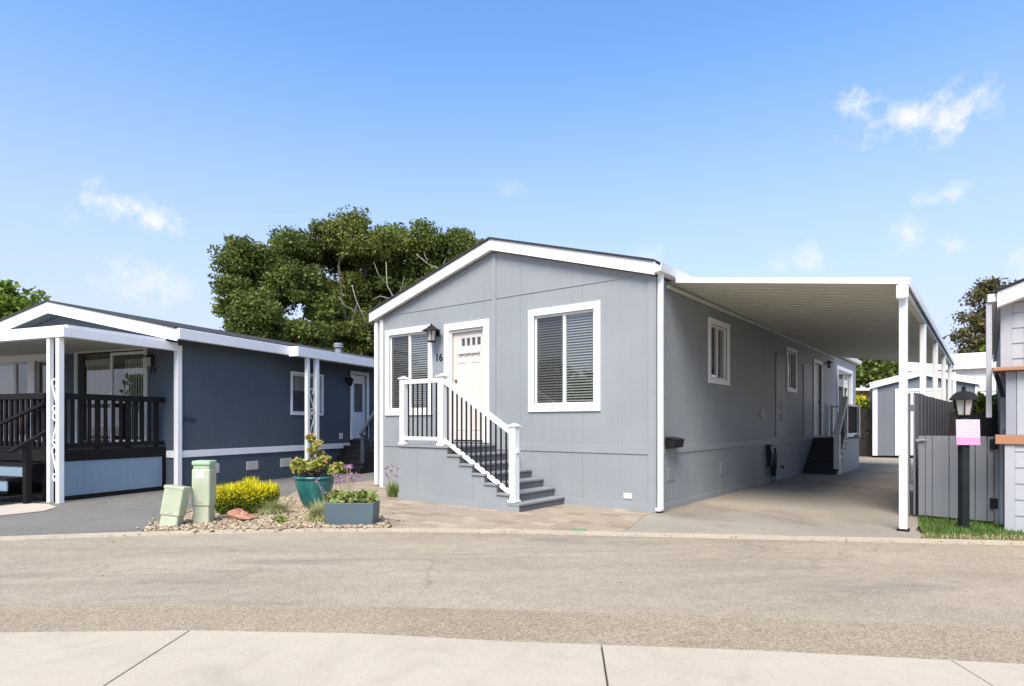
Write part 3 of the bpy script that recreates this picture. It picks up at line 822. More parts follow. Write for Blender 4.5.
mbx = empty('mailbox', 'black wall mailbox low on the side wall by the downspout', 'mailbox', (x,y,.93), HR+PI/2)
MB().prism_x([(-.001,0),(-.13,.02),(-.15,.13),(-.001,.16)], -.15, .21).build('box_body', M['black'], mbx, bevel=.006)
MB().prism_x([(-.001,.163),(-.158,.133),(-.162,.142),(-.001,.177)], -.16, .22).build('lid', M['black'], mbx, bevel=.003)
x, y = hw(.0,5.75)
ev = empty('wall_charger', 'black wall charger with coiled cable on the side wall', 'charger', (x,y,.25), HR+PI/2)
MB().prism_x([(-.002,.12),(-.10,.14),(-.12,.44),(-.09,.58),(-.002,.60)], -.12, .12).build('charger_body', M['black'], ev, bevel=.01)
c = MB()
for j in range(3):
    pts = [(.14+.10*math.sin(a)+.015*j, -.05-.03*j, .22+.30*math.cos(a)) for a in np.linspace(0, 2*PI, 22)]
    c.tube(pts, .014, 6)
c.tube([(0,-.08,.13),(-.06,-.09,-.05),(.0,-.10,-.20),(.12,-.10,-.215),(.25,-.10,-.10),(.24,-.08,.25)], .014, 6)
c.build('cable', M['black'], ev, smooth=True)
MB().tube([(.12,-.11,.05),(.10,-.12,-.05)], [.03,.022], 8).build('plug_handle', M['black'], ev, smooth=True)

# ------------------------------------------------------------------ entry stairs of the house
st = empty('entry_stairs', 'grey entry stairs with white railing and black balusters at the front door', 'stairs', (*HO,.02), HR)
NOSE = [-2.97,-2.71,-2.45,-2.20,-1.96,-1.74,-1.55]; TZ = [.93,.80,.665,.53,.395,.26,.125]
YF, YB = -1.20, -.02
sk = [(-4.10,0)] + [(-4.10,TZ[0]-.034)]
for i, x in enumerate(NOSE):
    sk.append((x-.012, TZ[i]-.034))
    sk.append((x-.012, TZ[i+1]-.034 if i+1 < 7 else 0))
MB().prism_y(sk, YF, YF+.025).build('stringer_panel', M['siding_x'], st)
MB().prism_y(sk, YB-.03, YB).build('stringer_panel', M['siding_x'], st)
MB().box(-4.10,YF+.026,0,-4.075,YB-.031,TZ[0]-.034).build('deck_skirt', M['trim_grey'], st)
MB().box(-4.115,YF-.016,0,-1.545,YF-.001,.115).build('base_board', M['trim_grey'], st, bevel=.002)
MB().box(-4.13,YF-.025,TZ[0]-.032,NOSE[0]+.02,YB,TZ[0]).build('landing', M['tread'], st, bevel=.004)
for i in range(1,7):
    MB().box(NOSE[i-1]-.008,YF-.025,TZ[i]-.032,NOSE[i]+.02,YB,TZ[i]).build('tread', M['tread'], st, bevel=.004)
for i in range(7):
    MB().box(NOSE[i]-.012+.001,YF+.002,(TZ[i+1] if i<6 else 0)+.001,NOSE[i]+.003,YB-.002,TZ[i]-.033).build('riser', M['riser'], st)
YP = -1.14
def post(x, z0, z1, w, par, y=YP, name='rail_post', cap=True, mat=None):
    o = MB().box(x-w/2,y-w/2,z0,x+w/2,y+w/2,z1).build(name, mat or M['vinyl'], par, bevel=.006)
    if cap:
        c = MB(); c.box(x-w*.68,y-w*.68,z1+.001,x+w*.68,y+w*.68,z1+.022)
        a, h, zt = w*.6, .035, z1+.022
        c.add([(x-a,y-a,zt),(x+a,y-a,zt),(x+a,y+a,zt),(x-a,y+a,zt),(x,y,zt+h)], [(0,1,4),(1,2,4),(2,3,4),(3,0,4)])
        c.build('post_cap', mat or M['vinyl'], o)
        s = MB(); s.box(x-w*.64,y-w*.64,z0+.001,x+w*.64,y+w*.64,z0+.035); s.build('post_skirt', mat or M['vinyl'], o, bevel=.006)
    return o
post(-4.05,TZ[0],2.04,.105,st); post(-3.14,TZ[0],2.04,.115,st); post(-1.69,TZ[5]-.13,1.24,.115,st)
MB().bar((-4.0,YP,1.985),(-3.2,YP,1.985),.07,.075).build('top_rail', M['vinyl'], st, bevel=.01)
MB().bar((-4.0,YP,1.04),(-3.2,YP,1.04),.05,.06).build('bottom_rail', M['vinyl'], st, bevel=.006)
MB().bar((-3.09,YP,1.97),(-1.745,YP,1.165),.07,.08).build('top_rail', M['vinyl'], st, bevel=.01)
MB().bar((-3.09,YP,1.02),(-1.745,YP,.255),.05,.065).build('bottom_rail', M['vinyl'], st, bevel=.006)
for i in range(7):
    x = -3.93+i*.109; MB().box(x-.010,YP-.010,1.07,x+.010,YP+.010,1.95).build('baluster', M['black'], st)
for i in range(13):
    x = -3.02+i*.0985; f = (x+3.09)/1.345
    MB().box(x-.010,YP-.010,1.045-.765*f,x+.010,YP+.010,1.935-.805*f).build('baluster', M['black'], st)
MB().box(-1.63,YP-.03,.86,-1.60,YP+.03,.92).build('rail_bracket', M['vinyl'], st)

# ------------------------------------------------------------------ carport
cp = empty('carport', 'white flat carport roof on square posts along the house side', 'carport', (*HO,.02), HR)
Y0, Y1, XI, XO = .32, 13.1, .18, 3.06; ZI, ZO = 3.375, 2.955
rz_ = lambda x: ZI+(ZO-ZI)*(x-XI)/(XO-XI)
c = MB(); n = 48
pw = (Y1-Y0)/n
for i in range(n):                     # ribbed metal pans running from wall to beam
    a, b = Y0+.03+i*pw*.995, Y0+.03+(i+1)*pw*.995
    for (s0,s1,dz) in ((a,b-.035,0),(b-.035,b,-.007)):
        c.add([(.02,s0,rz_(.02)+dz),(XO,s0,rz_(XO)+dz),(XO,s1,rz_(XO)+dz),(.02,s1,rz_(.02)+dz)], [(0,1,2,3)])
    for s0, sg in ((b-.035,1),(b,1)):
        c.add([(.02,s0,rz_(.02)),(XO,s0,rz_(XO)),(XO,s0,rz_(XO)-.007),(.02,s0,rz_(.02)-.007)], [(0,1,2,3)])
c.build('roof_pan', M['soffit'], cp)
MB().prism_y([(XI,rz_(XI)+.012),(XO,rz_(XO)+.012),(XO,rz_(XO)+.05),(XI,rz_(XI)+.05)], Y0+.03, Y1).build('roof_top', M['white'], cp)
MB().prism_y([(XI-.0,rz_(XI)-.02),(XO+.021,rz_(XO)-.02),(XO+.021,rz_(XO)+.058),(XI,rz_(XI)+.058)], Y0, Y0+.028).build('fascia', M['white'], cp, bevel=.003)
MB().prism_y([(XI,rz_(XI)-.02),(XO+.02,rz_(XO)-.02),(XO+.02,rz_(XO)+.058),(XI,rz_(XI)+.058)], Y1+.001, Y1+.03).build('fascia', M['white'], cp)
MB().box(.016,Y0+.03,3.30,.05,Y1,3.35).build('ledger', M['soffit'], cp)
MB().box(XO+.001,Y0+.03,2.915,XO+.02,Y1,3.02).build('fascia', M['white'], cp)
MB().box(2.965,Y0+.032,2.84,3.04,Y1-.02,2.935).build('beam', M['soffit'], cp, bevel=.004)
for i in range(6):
    yy = .40+2.82*i if i else .40
    MB().box(2.965,yy-.05,0,3.05,yy+.05,2.838).build('post', M['white'], cp, bevel=.008)
MB().box(2.945,.235,2.76,3.07,.318,2.93).build('beam_end_cap', M['white'], cp, bevel=.02)
q = MB(); q.box(2.945,.335,.0,3.07,.465,.03); q.build('post_foot', M['black'], cp)

# ------------------------------------------------------------------ side stairs under the carport
ss = empty('side_stairs', 'dark side stairs and landing with grey railing under the carport', 'stairs', (*HO,.02), HR)
f0, l0, l1, wx = 9.02, 10.18, 12.32, .80; nst_ = 7; hz_ = .90/nst_; run = (l0-f0)/(nst_-1)
sk = [(l1,0),(l1,.865)] + [(l0,.865)]
for i in range(nst_-1):
    zz = .90-hz_*(i+1)-.035; sk += [(l0-run*i, zz), (l0-run*(i+1), zz)]
sk += [(f0,0)]
MB().prism_x(sk, wx-.03, wx).build('stringer_panel', M['siding_y'], ss)
MB().prism_x(sk, .03, .055).build('stringer_panel', M['dark_step'], ss)
MB().box(.03,l0-.02,.868,wx+.02,l1,.90).build('landing', M['dark_step'], ss)
for i in range(nst_-1):
    zz = .90-hz_*(i+1); y_ = l0-run*(i+1)
    MB().box(.03,y_-.02,zz-.032,wx+.02,y_+run-.002,zz).build('tread', M['dark_step'], ss, bevel=.003)
    MB().box(.057,y_+.01,zz-hz_+.001,wx-.032,y_+.025,zz-.033).build('riser', M['dark_step'], ss)
MB().box(.057,l0+.0,.90-hz_+.001,wx-.032,l0+.015,.866).build('riser', M['dark_step'], ss)
GREYR = M['stair_rail']
xr = wx-.04
for yy, z0, z1 in ((9.22,.0,1.02),(l0+.12,.90,1.98),(l1-.06,.90,1.85)):
    MB().box(xr-.07,yy-.07,z0,xr+.07,yy+.07,z1).build('rail_post', GREYR, ss, bevel=.004)
MB().box(.05,l1-.105,.90,.13,l1-.02,1.85).build('rail_post', GREYR, ss, bevel=.004)
MB().bar((xr,9.15,1.05),(xr,l0+.14,2.0),.15,.06).build('top_rail', GREYR, ss, bevel=.004)
MB().bar((xr,9.27,.22),(xr,l0+.08,1.02),.09,.06).build('bottom_rail', GREYR, ss)
MB().bar((xr,l0+.17,1.80),(xr,l1-.1,1.80),.08,.05).build('top_rail', GREYR, ss)
MB().bar((.13,l1-.06,1.80),(xr-.046,l1-.06,1.80),.08,.05).build('top_rail', GREYR, ss)
MB().bar((.13,l1-.06,1.0),(xr-.046,l1-.06,1.0),.05,.05).build('bottom_rail', GREYR, ss)
MB().bar((xr,l0+.17,1.0),(xr,l1-.1,1.0),.05,.05).build('bottom_rail', GREYR, ss)
for i in range(5):
    x = .23+i*.098; MB().box(x-.012,l1-.072,1.025,x+.012,l1-.048,1.775).build('baluster', GREYR, ss)
for i in range(14):
    y_ = l0+.28+i*.125; MB().box(xr-.012,y_-.012,1.025,xr+.012,y_+.012,1.775).build('baluster', M['black'], ss)
for i in range(8):
    y_ = 9.36+i*.105; k = (y_-9.15)/(l0+.14-9.15); MB().box(xr-.012,y_-.012,.22+.86*(y_-9.27)/.99,xr+.012,y_+.012,1.03+.95*k).build('baluster', M['black'], ss)

# ------------------------------------------------------------------ THE NEIGHBOUR
nb = empty('neighbour_house', 'dark slate blue house with low gable and white fascia left of the grey house', 'house', (*NO,.018), NR_)
NW, NL, NE, NP = 6.74, 13.0, 2.90, 3.60
nwin = (3.10,1.50,4.30,2.55); ndoor = (5.55,.86,6.22,2.66)
slider = (-2.95,.86,-.82,2.84)
fwn = MB(); wallskin(fwn, -NW, 0, 0, NE, [(-2.87,.88,-.90,2.76), (-6.45,1.0,-3.72,2.67)], FRONT, .14)
fwn.add([(-NW,0,NE),(0,0,NE),(-NW/2,0,NP)], [(0,1,2)]); fwn.build('front_wall', M['n_front'], nb)
swn = MB(); wallskin(swn, 0, NL, 0, NE, [hole(*nwin,.06), ndoor], SIDE, .14); swn.build('side_wall', M['n_side'], nb)
b = MB(); b.add([(-NW,0,0),(-NW,NL,0),(-NW,NL,NE),(-NW,0,NE)], [(0,1,2,3)]); b.add([(-NW,NL,0),(0,NL,0),(0,NL,NE),(-NW/2,NL,NP),(-NW,NL,NE)], [(0,1,2,3,4)]); b.build('rear_wall', M['n_side'], nb)
nsl = (NP-NE)/(NW/2); nslope = lambda x: NP-abs(x+NW/2)*nsl
rf = MB(); fs = MB(); sf = MB(); NOV, NOE = .30, .32
for s in (0,1):
    xe = NOE if s == 0 else -NW-NOE
    rf.prism_y([(-NW/2,NP+.235),(xe,nslope(xe)+.235),(xe,nslope(xe)+.27),(-NW/2,NP+.27)], -NOV-.03, NL)
    fs.prism_y([(-NW/2,NP-.0),(xe,nslope(xe)),(xe,nslope(xe)+.233),(-NW/2,NP+.233)], -NOV, -NOV+.03)
    sf.prism_y([(-NW/2,NP+.02),(xe,nslope(xe)+.02),(xe,nslope(xe)+.04),(-NW/2,NP+.04)], -NOV+.031, NL)
rf.build('roof', M['shingle'], nb); fs.build('fascia', M['white'], nb, bevel=.003); sf.build('soffit', M['n_front'], nb)
MB().box(NOE+.001,-NOV,2.87,NOE+.07,NL,3.075).build('fascia', M['white'], nb, bevel=.01, label='long white side fascia')
MB().box(.012,.03,.63,.035,NL,.765).build('belt_trim', M['white'], nb, bevel=.003)
MB().box(-.28,-.03,.63,-.055,-.001,.765).build('belt_trim', M['white'], nb, bevel=.003)
MB().box(-.05,-.055,.02,.055,.05,2.80).build('downspout', M['white'], nb, bevel=.008)
window(nb, SIDE, *nwin, .06, screen_side=None, blinds=False)
vl = MB()
for i in range(10): vl.box(-.13-.01*(i%2),3.18+i*.105,2.10,-.125-.01*(i%2),3.27+i*.105,2.46)
vl.build('window_valance', M['curtain'], nb)
d = casing(MB(), SIDE, 5.46,.86,6.31,2.75,.085,.03,sill=False).build('door', M['white'], nb)
q = MB(); pbox(q, SIDE, 5.552,.88,.03,6.218,1.62,.06); pbox(q, SIDE, 5.552,2.42,.03,6.218,2.655,.06); pbox(q, SIDE, 5.552,1.62,.03,5.68,2.42,.06); pbox(q, SIDE, 6.09,1.62,.03,6.218,2.42,.06); q.build('door_leaf', M['vinyl'], d)
MB().add([SIDE(5.68,1.62,.045),SIDE(6.09,1.62,.045),SIDE(6.09,2.42,.045),SIDE(5.68,2.42,.045)], [(0,1,2,3)]).build('door_light', M['glass'], d)
q = MB(); pbox(q, SIDE, 5.6,1.5,.10,6.2,2.6,.11); q.build('room_behind', M['dark_in'], d)
# sliding door
sl_ = casing(MB(), FRONT, *slider[:2], slider[2], slider[3], .08, .03, sill=False).build('sliding_door', M['vent'], nb)
q = MB(); casing(q, FRONT, -1.93,.90,-.92,2.74,.055,-.025,back=.06); q.build('sliding_panel', M['vinyl'], sl_)
q = MB(); casing(q, FRONT, -2.86,.90,-1.88,2.745,.045,-.065,back=.10); q.build('fixed_panel', M['brass'], sl_)
MB().add([(-2.8,.08,.95),(-1.93,.08,.95),(-1.93,.08,2.7),(-2.8,.08,2.7)], [(0,1,2,3)]).add([(-1.88,.045,.95),(-.97,.045,.95),(-.97,.045,2.7),(-1.88,.045,2.7)], [(0,1,2,3)]).build('pane', M['glass'], sl_)
q = MB()
for i in range(26):
    x = -2.80+i*.073
    if -2.0 < x < -1.70: continue
    q.add([(x,.135,.95),(x+.066,.12,.95),(x+.066,.12,2.6),(x,.135,2.6)], [(0,1,2,3)])
q.box(-2.82,.11,2.5,-1.95,.13,2.63); q.build('vertical_blind', M['curtain'], sl_)
q = MB(); q.box(-2.9,.5,.86,-.88,.52,2.8); q.build('room_behind', M['dark_in'], sl_)
# window bank left of the door
wb = MB(); wb.box(-6.55,-.045,2.66,-3.64,-.002,2.82); wb.box(-4.46,-.040,1.0,-4.23,-.002,2.658); wb.box(-3.78,-.040,1.0,-3.64,-.002,2.658); wb.box(-6.55,-.04,.9,-3.64,-.002,.999)
wb = wb.build('window', M['white'], nb, bevel=.004)
q = MB(); casing(q, FRONT, -6.45,1.0,-5.02,2.665,.04,-.02,back=.07); casing(q, FRONT, -5.0,1.0,-4.44,2.665,.035,-.02,back=.07); casing(q, FRONT, -4.25,1.0,-3.75,2.665,.035,-.02,back=.07); q.build('window_frame', M['vinyl'], wb)
MB().add([(-6.45,.05,1.0),(-3.72,.05,1.0),(-3.72,.05,2.67),(-6.45,.05,2.67)], [(0,1,2,3)]).build('pane', M['glass'], wb)
q = MB(); q.box(-6.4,.125,1.0,-5.15,.135,2.6); q.build('curtain', M['curtain'], wb)
q = MB(); q.box(-6.45,.5,.95,-3.7,.52,2.7); q.build('room_behind', M['dark_in'], wb)
text_mesh('19', 'house_number', M['black'], .17, Matrix.Translation((-.66,-.012,2.32)) @ Matrix.Rotation(R(90),4,'X'), nb)
for u0, u1, z0, z1 in ((.62,.98,.27,.47),(1.72,2.06,.27,.46),(2.76,3.14,.27,.47)):
    g = MB(); pbox(g, SIDE, u0, z0, -.012, u1, z1, -.001)
    for i in range(4): pbox(g, SIDE, u0+.03, z0+.03+i*.042, -.018, u1-.03, z0+.048+i*.042, -.0125)
    g.build('skirting_vent', M['vent'], nb)
g = MB(); pbox(g, SIDE, .14, 1.34, -.02, .40, 1.41, -.001); g.build('wall_plate', M['n_trim'], nb)
g = MB(); pbox(g, SIDE, 4.97, .88, -.03, 5.10, 1.04, -.001); g.build('outlet_box', M['vent'], nb)
vp = MB(); vp.tube([(-.95,6.2,3.2),(-.95,6.2,3.50)], .10, 14); vp.tube([(-.95,6.2,3.515),(-.95,6.2,3.565)], .14, 14); vp.tube([(-.95,6.2,3.58),(-.95,6.2,3.64)], .13, 14)
vp.build('roof_vent', M['r_grey'], nb)
x, y = nw(-.70,-.003)
ln = empty('wall_lantern', 'black and white lamp beside the sliding door of the dark blue house', 'wall lamp', (x,y,2.52), NR_)
MB().box(-.03,-.05,-.10,.08,-.001,.14).build('wall_bracket', M['black'], ln, bevel=.01)
MB().box(-.10,-.14,.09,.045,-.052,.12).build('lamp_lid', M['black'], ln)
MB().box(-.09,-.13,-.09,.035,-.053,.088).build('lamp_glass', M['frost'], ln)
x, y = nw(0.002,5.28)
ln = empty('wall_lantern', 'black lantern beside the side door of the dark blue house', 'wall lamp', (x,y,2.50), NR_+PI/2)
MB().box(-.05,-.05,-.06,.05,-.001,.06).build('wall_bracket', M['black'], ln); MB().lathe([(.05,-.16),(.09,-.02),(.12,0),(.03,.07)], (0,-.12,.0), 8).build('lantern_cage', M['black'], ln)

# porch of the neighbour
po = empty('porch', 'covered porch with dark railing and white beams on the dark blue house', 'porch', (*NO,.018), NR_)
PX0, PX1, PY = -6.7, -.30, -2.06
MB().box(PX0,PY,.66,PX1,-.03,.84).build('deck', M['blackwood'], po, bevel=.005)
q = MB(); q.box(PX1-.04,PY+.02,.08,PX1-.015,-.04,.655); q.build('deck_skirt', M['n_skirt'], po)
MB().box(PX0,PY+.02,.08,-1.95,PY+.045,.655).build('deck_skirt', M['n_front'], po)
MB().box(-.55,PY+.02,.08,PX1-.05,PY+.045,.655).build('deck_skirt', M['n_front'], po)
MB().box(PX1-.045,PY+.10,0,PX1-.008,-.04,.078).build('skirt_foot', M['blackwood'], po)
for bx in ((PX1-.09,PY-.005,PX1-.005,PY+.098),(PX1-.05,-.09,PX1-.006,-.035),(-.62,PY-.005,-.55,PY+.07),(-2.02,PY-.005,-1.95,PY+.07)):
    MB().box(bx[0],bx[1],.0 if bx[1]<-.5 else .08,bx[2],bx[3],.655).build('deck_post', M['blackwood'], po)
MB().box(PX1-.085,PY+.02,1.70,PX1+.005,-.04,1.80).build('top_rail', M['blackwood'], po, bevel=.006)
MB().box(PX1-.065,PY+.02,.88,PX1-.015,-.04,.96).build('bottom_rail', M['blackwood'], po, bevel=.006)
for i in range(13):
    yy = PY+.16+i*.142; w_ = .05 if i%4 else .085
    MB().box(PX1-.06,yy-w_/2,.845 if i%4==0 else .96,PX1-.025,yy+w_/2,1.70).build('baluster', M['blackwood'], po)
MB().box(-7,PY+.02,1.70,-.62,PY+.11,1.80).build('top_rail', M['blackwood'], po, bevel=.006)
q = MB(); q.box(-7,PY+.04,.90,-1.95,PY+.09,.98); q.build('bottom_rail', M['blackwood'], po)
for i in range(26):
    x = -1.30-i*.145+.62
    MB().box(x-.03,PY+.045,.98 if x < -1.95 else .90,x+.03,PY+.085,1.70).build('baluster', M['blackwood'], po)
# stair down the front
for i in range(3):
    zz = .84-.205*(i+1); y1 = PY-.002-.27*i
    MB().box(-1.93,y1-.29,zz-.04,-.57,y1,zz).build('tread', M['blackwood'], po, bevel=.005)
    MB().box(-1.93,y1-.27,0 if i==2 else zz-.205,-.60,y1-.25,zz-.042).build('riser', M['n_skirt'], po)
MB().box(-.53,-2.42,0,-.44,-2.33,.98).build('rail_post', M['blackwood'], po, bevel=.005)
MB().bar((-.485,-2.62,.84),(-.485,PY+.05,1.20),.08,.05).build('handrail', M['blackwood'], po)
MB().bar((-1.92,-3.0,.78),(-1.92,PY+.05,1.55),.06,.05).build('handrail', M['blackwood'], po)
MB().bar((-.62,PY+.02,1.62),(-1.90,PY-.30,1.08),.06,.05).build('handrail', M['blackwood'], po)
def post_pair(par, xa, ya, xb, yb, z0, z1, w, mat):
    """two white posts with a scroll of black iron between"""
    for x, y, ww in ((xa,ya,w*.85),(xb,yb,w)):
        MB().box(x-ww/2,y-ww/2,z0,x+ww/2,y+ww/2,z1).build('post', mat, par, bevel=.005)
    sc = MB(); mx, my = (xa+xb)/2, (ya+yb)/2; dx, dy = (xb-xa)*.32, (yb-ya)*.32
    n = 3; H = (z1-z0)*.62/n
    for i in range(n):
        zz = z0+.35+i*H; pts = []
        for k in range(25):
            a = k/24; r = (1 if i%2 else -1)
            if a < .3: th = a/.3*1.5*PI; rr = .9-.5*(a/.3); pts.append((mx-dx*rr*math.cos(th)*r, my-dy*rr*math.cos(th)*r, zz+.06+.06*math.sin(th)))
            elif a < .7: b_ = (a-.3)/.4; pts.append((mx+dx*(2*b_-1)*.9*r, my+dy*(2*b_-1)*.9*r, zz+.05+(H-.12)*b_))
            else: th = (a-.7)/.3*1.5*PI; rr = .9-.5*((a-.7)/.3); pts.append((mx+dx*rr*math.cos(th)*r, my+dy*rr*math.cos(th)*r, zz+H-.06+.06*math.sin(th)))
        sc.tube(pts, .014, 6)
    sc.build('iron_scroll', M['white'], par, smooth=True)
post_pair(po, -.35, -2.11, -.11, -2.11, 0, 2.68, .085, M['white'])
MB().box(PX0,-2.17,2.685,.075,-2.05,2.84).build('beam', M['white'], po, bevel=.004)
MB().box(-.06,-2.048,2.687,.074,-.06,2.838).build('beam', M['white'], po, bevel=.004)
MB().box(PX0,-2.10,2.842,.06,-.31,2.885).build('porch_roof', M['white'], po)
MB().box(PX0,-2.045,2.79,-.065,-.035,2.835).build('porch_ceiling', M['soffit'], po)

# awning over the side steps
aw = empty('side_awning', 'white awning edge on two posts over the side steps of the dark blue house', 'awning', (*NO,.018), NR_)
MB().box(.395,2.62,2.85,.63,7.3,2.885).build('awning_panel', M['soffit'], aw)
MB().box(.632,2.60,2.84,.66,7.3,3.06).build('fascia', M['white'], aw, bevel=.004)
MB().box(.396,2.60,2.84,.631,2.628,3.06).build('fascia', M['white'], aw)
post_pair(aw, .57, 3.02, .57, 3.34, 0, 2.85, .10, M['white'])
MB().box(.52,5.88,0,.59,5.95,2.85).build('post', M['white'], aw, bevel=.005)
sn = empty('side_stairs', 'black side steps with dark blue railing beside the dark blue house', 'stairs', (*NO,.018), NR_)
for i in range(6):
    zz = .84-.14*i; y1 = 5.40-.14*i
    MB().box(.04,y1-.14 if i else 5.40,0,.95,y1 if i else 6.9,zz-.03).build('step', M['black'], sn)
    MB().box(.035,(y1-.16) if i else 5.38,zz-.029,.97,(y1-.001) if i else 6.9,zz).build('tread', M['black'], sn)
MB().box(.86,4.72,0,.95,4.81,1.0).build('rail_post', M['n_trim'], sn)
MB().bar((.905,4.66,1.02),(.905,5.48,1.78),.09,.05).build('top_rail', M['n_trim'], sn); MB().bar((.905,5.48,1.78),(.905,6.8,1.78),.09,.05).build('top_rail', M['n_trim'], sn)
for i in range(12):
    yy = 4.95+i*.16; zt = min(1.75, 1.02+(yy-4.66)*.927-.03); zb = min(.842, max(.18, (.84-(5.40-yy)*1.0)))
    MB().box(.88,yy-.02,zb,.93,yy+.02,zt).build('baluster', M['n_trim'], sn)

# ------------------------------------------------------------------ right-hand side
RO = (5.89,7.37)
rh = empty('lap_sided_house', 'pale grey lap sided house with wooden ledge cut by the right edge', 'house', (*RO,.028), HR)
def lap(mb, u0, u1, z0, z1, y, step=.19):
    z = z0
    while z < z1-.02:
        zt = min(z+step, z1); mb.prism_x([(y-.016,z),(y-.001,z),(y-.001,zt),(y-.004,zt)], u0, u1); z = zt
    return mb
lap(MB(), .07, 6, 1.9, 2.78, .5).build('front_wall', M['r_white'], rh)
q = MB(); q.box(-.02,.5,0,6,9,2.78); q.build('wall', M['r_white'], rh)
q = MB(); q.prism_y([(-.02,2.79),(6,2.79),(3,3.95)], .5, 9); q.build('gable', M['r_white'], rh)
q = MB(); q.box(-.024,.478,1.2,.068,.499,2.84); q.box(-.045,.478,0,-.021,.57,2.78); q.build('corner_board', M['r_white'], rh, bevel=.003)
q = MB(); q.prism_y([(-.08,2.715),(3,3.90),(3,4.09),(-.08,2.905)], .26, .295); q.build('fascia', M['white'], rh, bevel=.003)
q = MB(); q.prism_y([(-.08,2.72),(3,3.905),(3,3.945),(-.08,2.76)], .297, 9); q.build('soffit', M['white'], rh)
q = MB(); q.prism_y([(-.10,2.907),(3,4.095),(6.2,2.907),(6.2,2.925),(3,4.112),(-.10,2.925)], .22, 9.1); q.build('roof', M['shingle'], rh)
q = MB(); q.box(-.175,.30,2.79,-.082,9,2.89); q.build('gutter', M['white'], rh, bevel=.01)
q = MB(); q.box(-.19,.33,1.35,-.13,.40,2.785); q.build('downspout', M['r_white'], rh, bevel=.006)
q = MB(); q.box(.20,.455,1.98,.30,.482,2.74); q.build('window_trim', M['white'], rh)
# bay with wooden ledges
q = MB(); q.box(.0,.0,0,3,.498,1.03); q.build('bay_base', M['r_white'], rh)
lap(MB(), .085, 3, .0, 1.03, -.0, .19).build('bay_siding', M['r_white'], rh)
q = MB(); q.box(-.012,-.02,0,.083,-.001,1.03); q.box(-.012,-.0005,0,-.001,.10,1.03); q.build('bay_corner_board', M['r_white'], rh, bevel=.003)
q = MB(); q.box(-.10,-.05,1.032,3,.48,1.14); q.build('bay_ledge', M['copper'], rh, bevel=.005)
q = MB(); q.box(-.0,.03,1.142,.10,.46,1.90); q.build('bay_post', M['r_grey'], rh, bevel=.004)
q = MB(); q.box(.102,.02,1.142,.22,.46,1.90); q.build('bay_post', M['r_white'], rh, bevel=.004)
q = MB(); q.box(.222,.06,1.142,3,.46,1.90); q.build('bay_panel', M['r_white'], rh)
wv = MB(); casing(wv, FRONT, .23,1.16,1.5,1.84,.06,-.03,back=.058); wv = wv.build('window', M['white'], rh)
MB().add([(.29,.05,1.22),(1.44,.05,1.22),(1.44,.05,1.78),(.29,.05,1.78)], [(0,1,2,3)]).build('pane', M['glass'], wv)
q = MB(); q.prism_x([(-.10,1.905),(.47,1.905),(.47,1.99),(-.10,1.945)], -.12, 3); q.build('bay_roof', M['copper'], rh, bevel=.004)
q = MB(); q.bar((-.02,.25,1.60),(-.09,.25,1.89),.05,.04,(0,1,0)); q.build('bracket', M['black'], rh)

GA = (5.56,8.46); GB = (6.19,7.79)
gl = math.hypot(GB[0]-GA[0], GB[1]-GA[1]); grz = math.atan2(GB[1]-GA[1], GB[0]-GA[0])
gt = empty('board_gate', 'low grey vertical board gate with black hinges behind the lamp post', 'gate', (*GA,.028), grz)
xs = [0,.085,.165,.355,.475,.635,.76,.83]
for a, b in zip(xs, xs[1:]):
    MB().box(a+.004,-.012 if (b-a) > .1 else -.006,.03,b-.004,.012,1.11+.006*random.random()).build('board', M['gate'], gt, bevel=.003)
MB().box(0,.013,.2,.83,.045,.3).build('cross_rail', M['gate'], gt); MB().box(0,.013,.88,.83,.045,.98).build('cross_rail', M['gate'], gt)
MB().box(.838,-.03,0,gl+.05,.06,1.12).build('gate_post', M['gate'], gt, bevel=.004)
for zz in (.20,.95): MB().box(.79,-.028,zz,.875,-.031+.0,zz+.13).box(.79,-.036,zz,.875,-.0285,zz+.13).build('hinge', M['black'], gt)
q = MB(); q.box(-.02,-.03,1.035,.07,-.014,1.07); q.tube([(.03,-.036,1.05),(.11,-.036,1.055)], .009, 8); q.build('latch', M['r_grey'], gt)
frz = math.atan2(.767,.642)
fe = empty('board_fence', 'tall grey board fence running back along the carport', 'fence', (GA[0]-.02,GA[1]+.05,.028), frz)
for i in range(32):
    MB().box(i*.21,-.012-.006*(i%2),.02,i*.21+.206,.012,1.70+.012*random.random()).build('board', M['fence'], fe, bevel=.004)
for i in range(4): MB().box(i*2.1,.055,0,i*2.1+.09,.145,1.70).build('post', M['fence'], fe)
for zz in (.35,1.45): MB().box(0,.013,zz,6.7,.053,zz+.09).build('cross_rail', M['fence'], fe)

# lamp post and the notice fixed to it
lp = empty('lamp_post', 'dark wooden post topped with a black lantern before the gate', 'lamp post', (5.54,7.58,.028))
MB().box(-.044,-.044,0,.044,.044,1.30).build('post', M['post'], lp, bevel=.006)
MB().lathe([(.052,1.301),(.06,1.33),(.05,1.36),(.075,1.375)], (0,0,0), 12).build('collar', M['black'], lp)
MB().lathe([(.07,1.376),(.105,1.565)], (0,0,0), 6).build('lantern_glass', M['frost'], lp)
q = MB()
for a in range(6):
    c_, s_ = math.cos(a*PI/3), math.sin(a*PI/3); q.bar((c_*.074,s_*.074,1.37),(c_*.110,s_*.110,1.57),.014,.014)
q.lathe([(.085,1.37),(.085,1.385),(.07,1.385)], (0,0,0), 6)
q.build('lantern_cage', M['black'], lp)
MB().lathe([(.165,1.565),(.16,1.585),(.10,1.655),(.075,1.665),(.03,1.675),(.02,1.70),(.028,1.715),(.012,1.74)], (0,0,0), 6).build('lantern_roof', M['black'], lp)
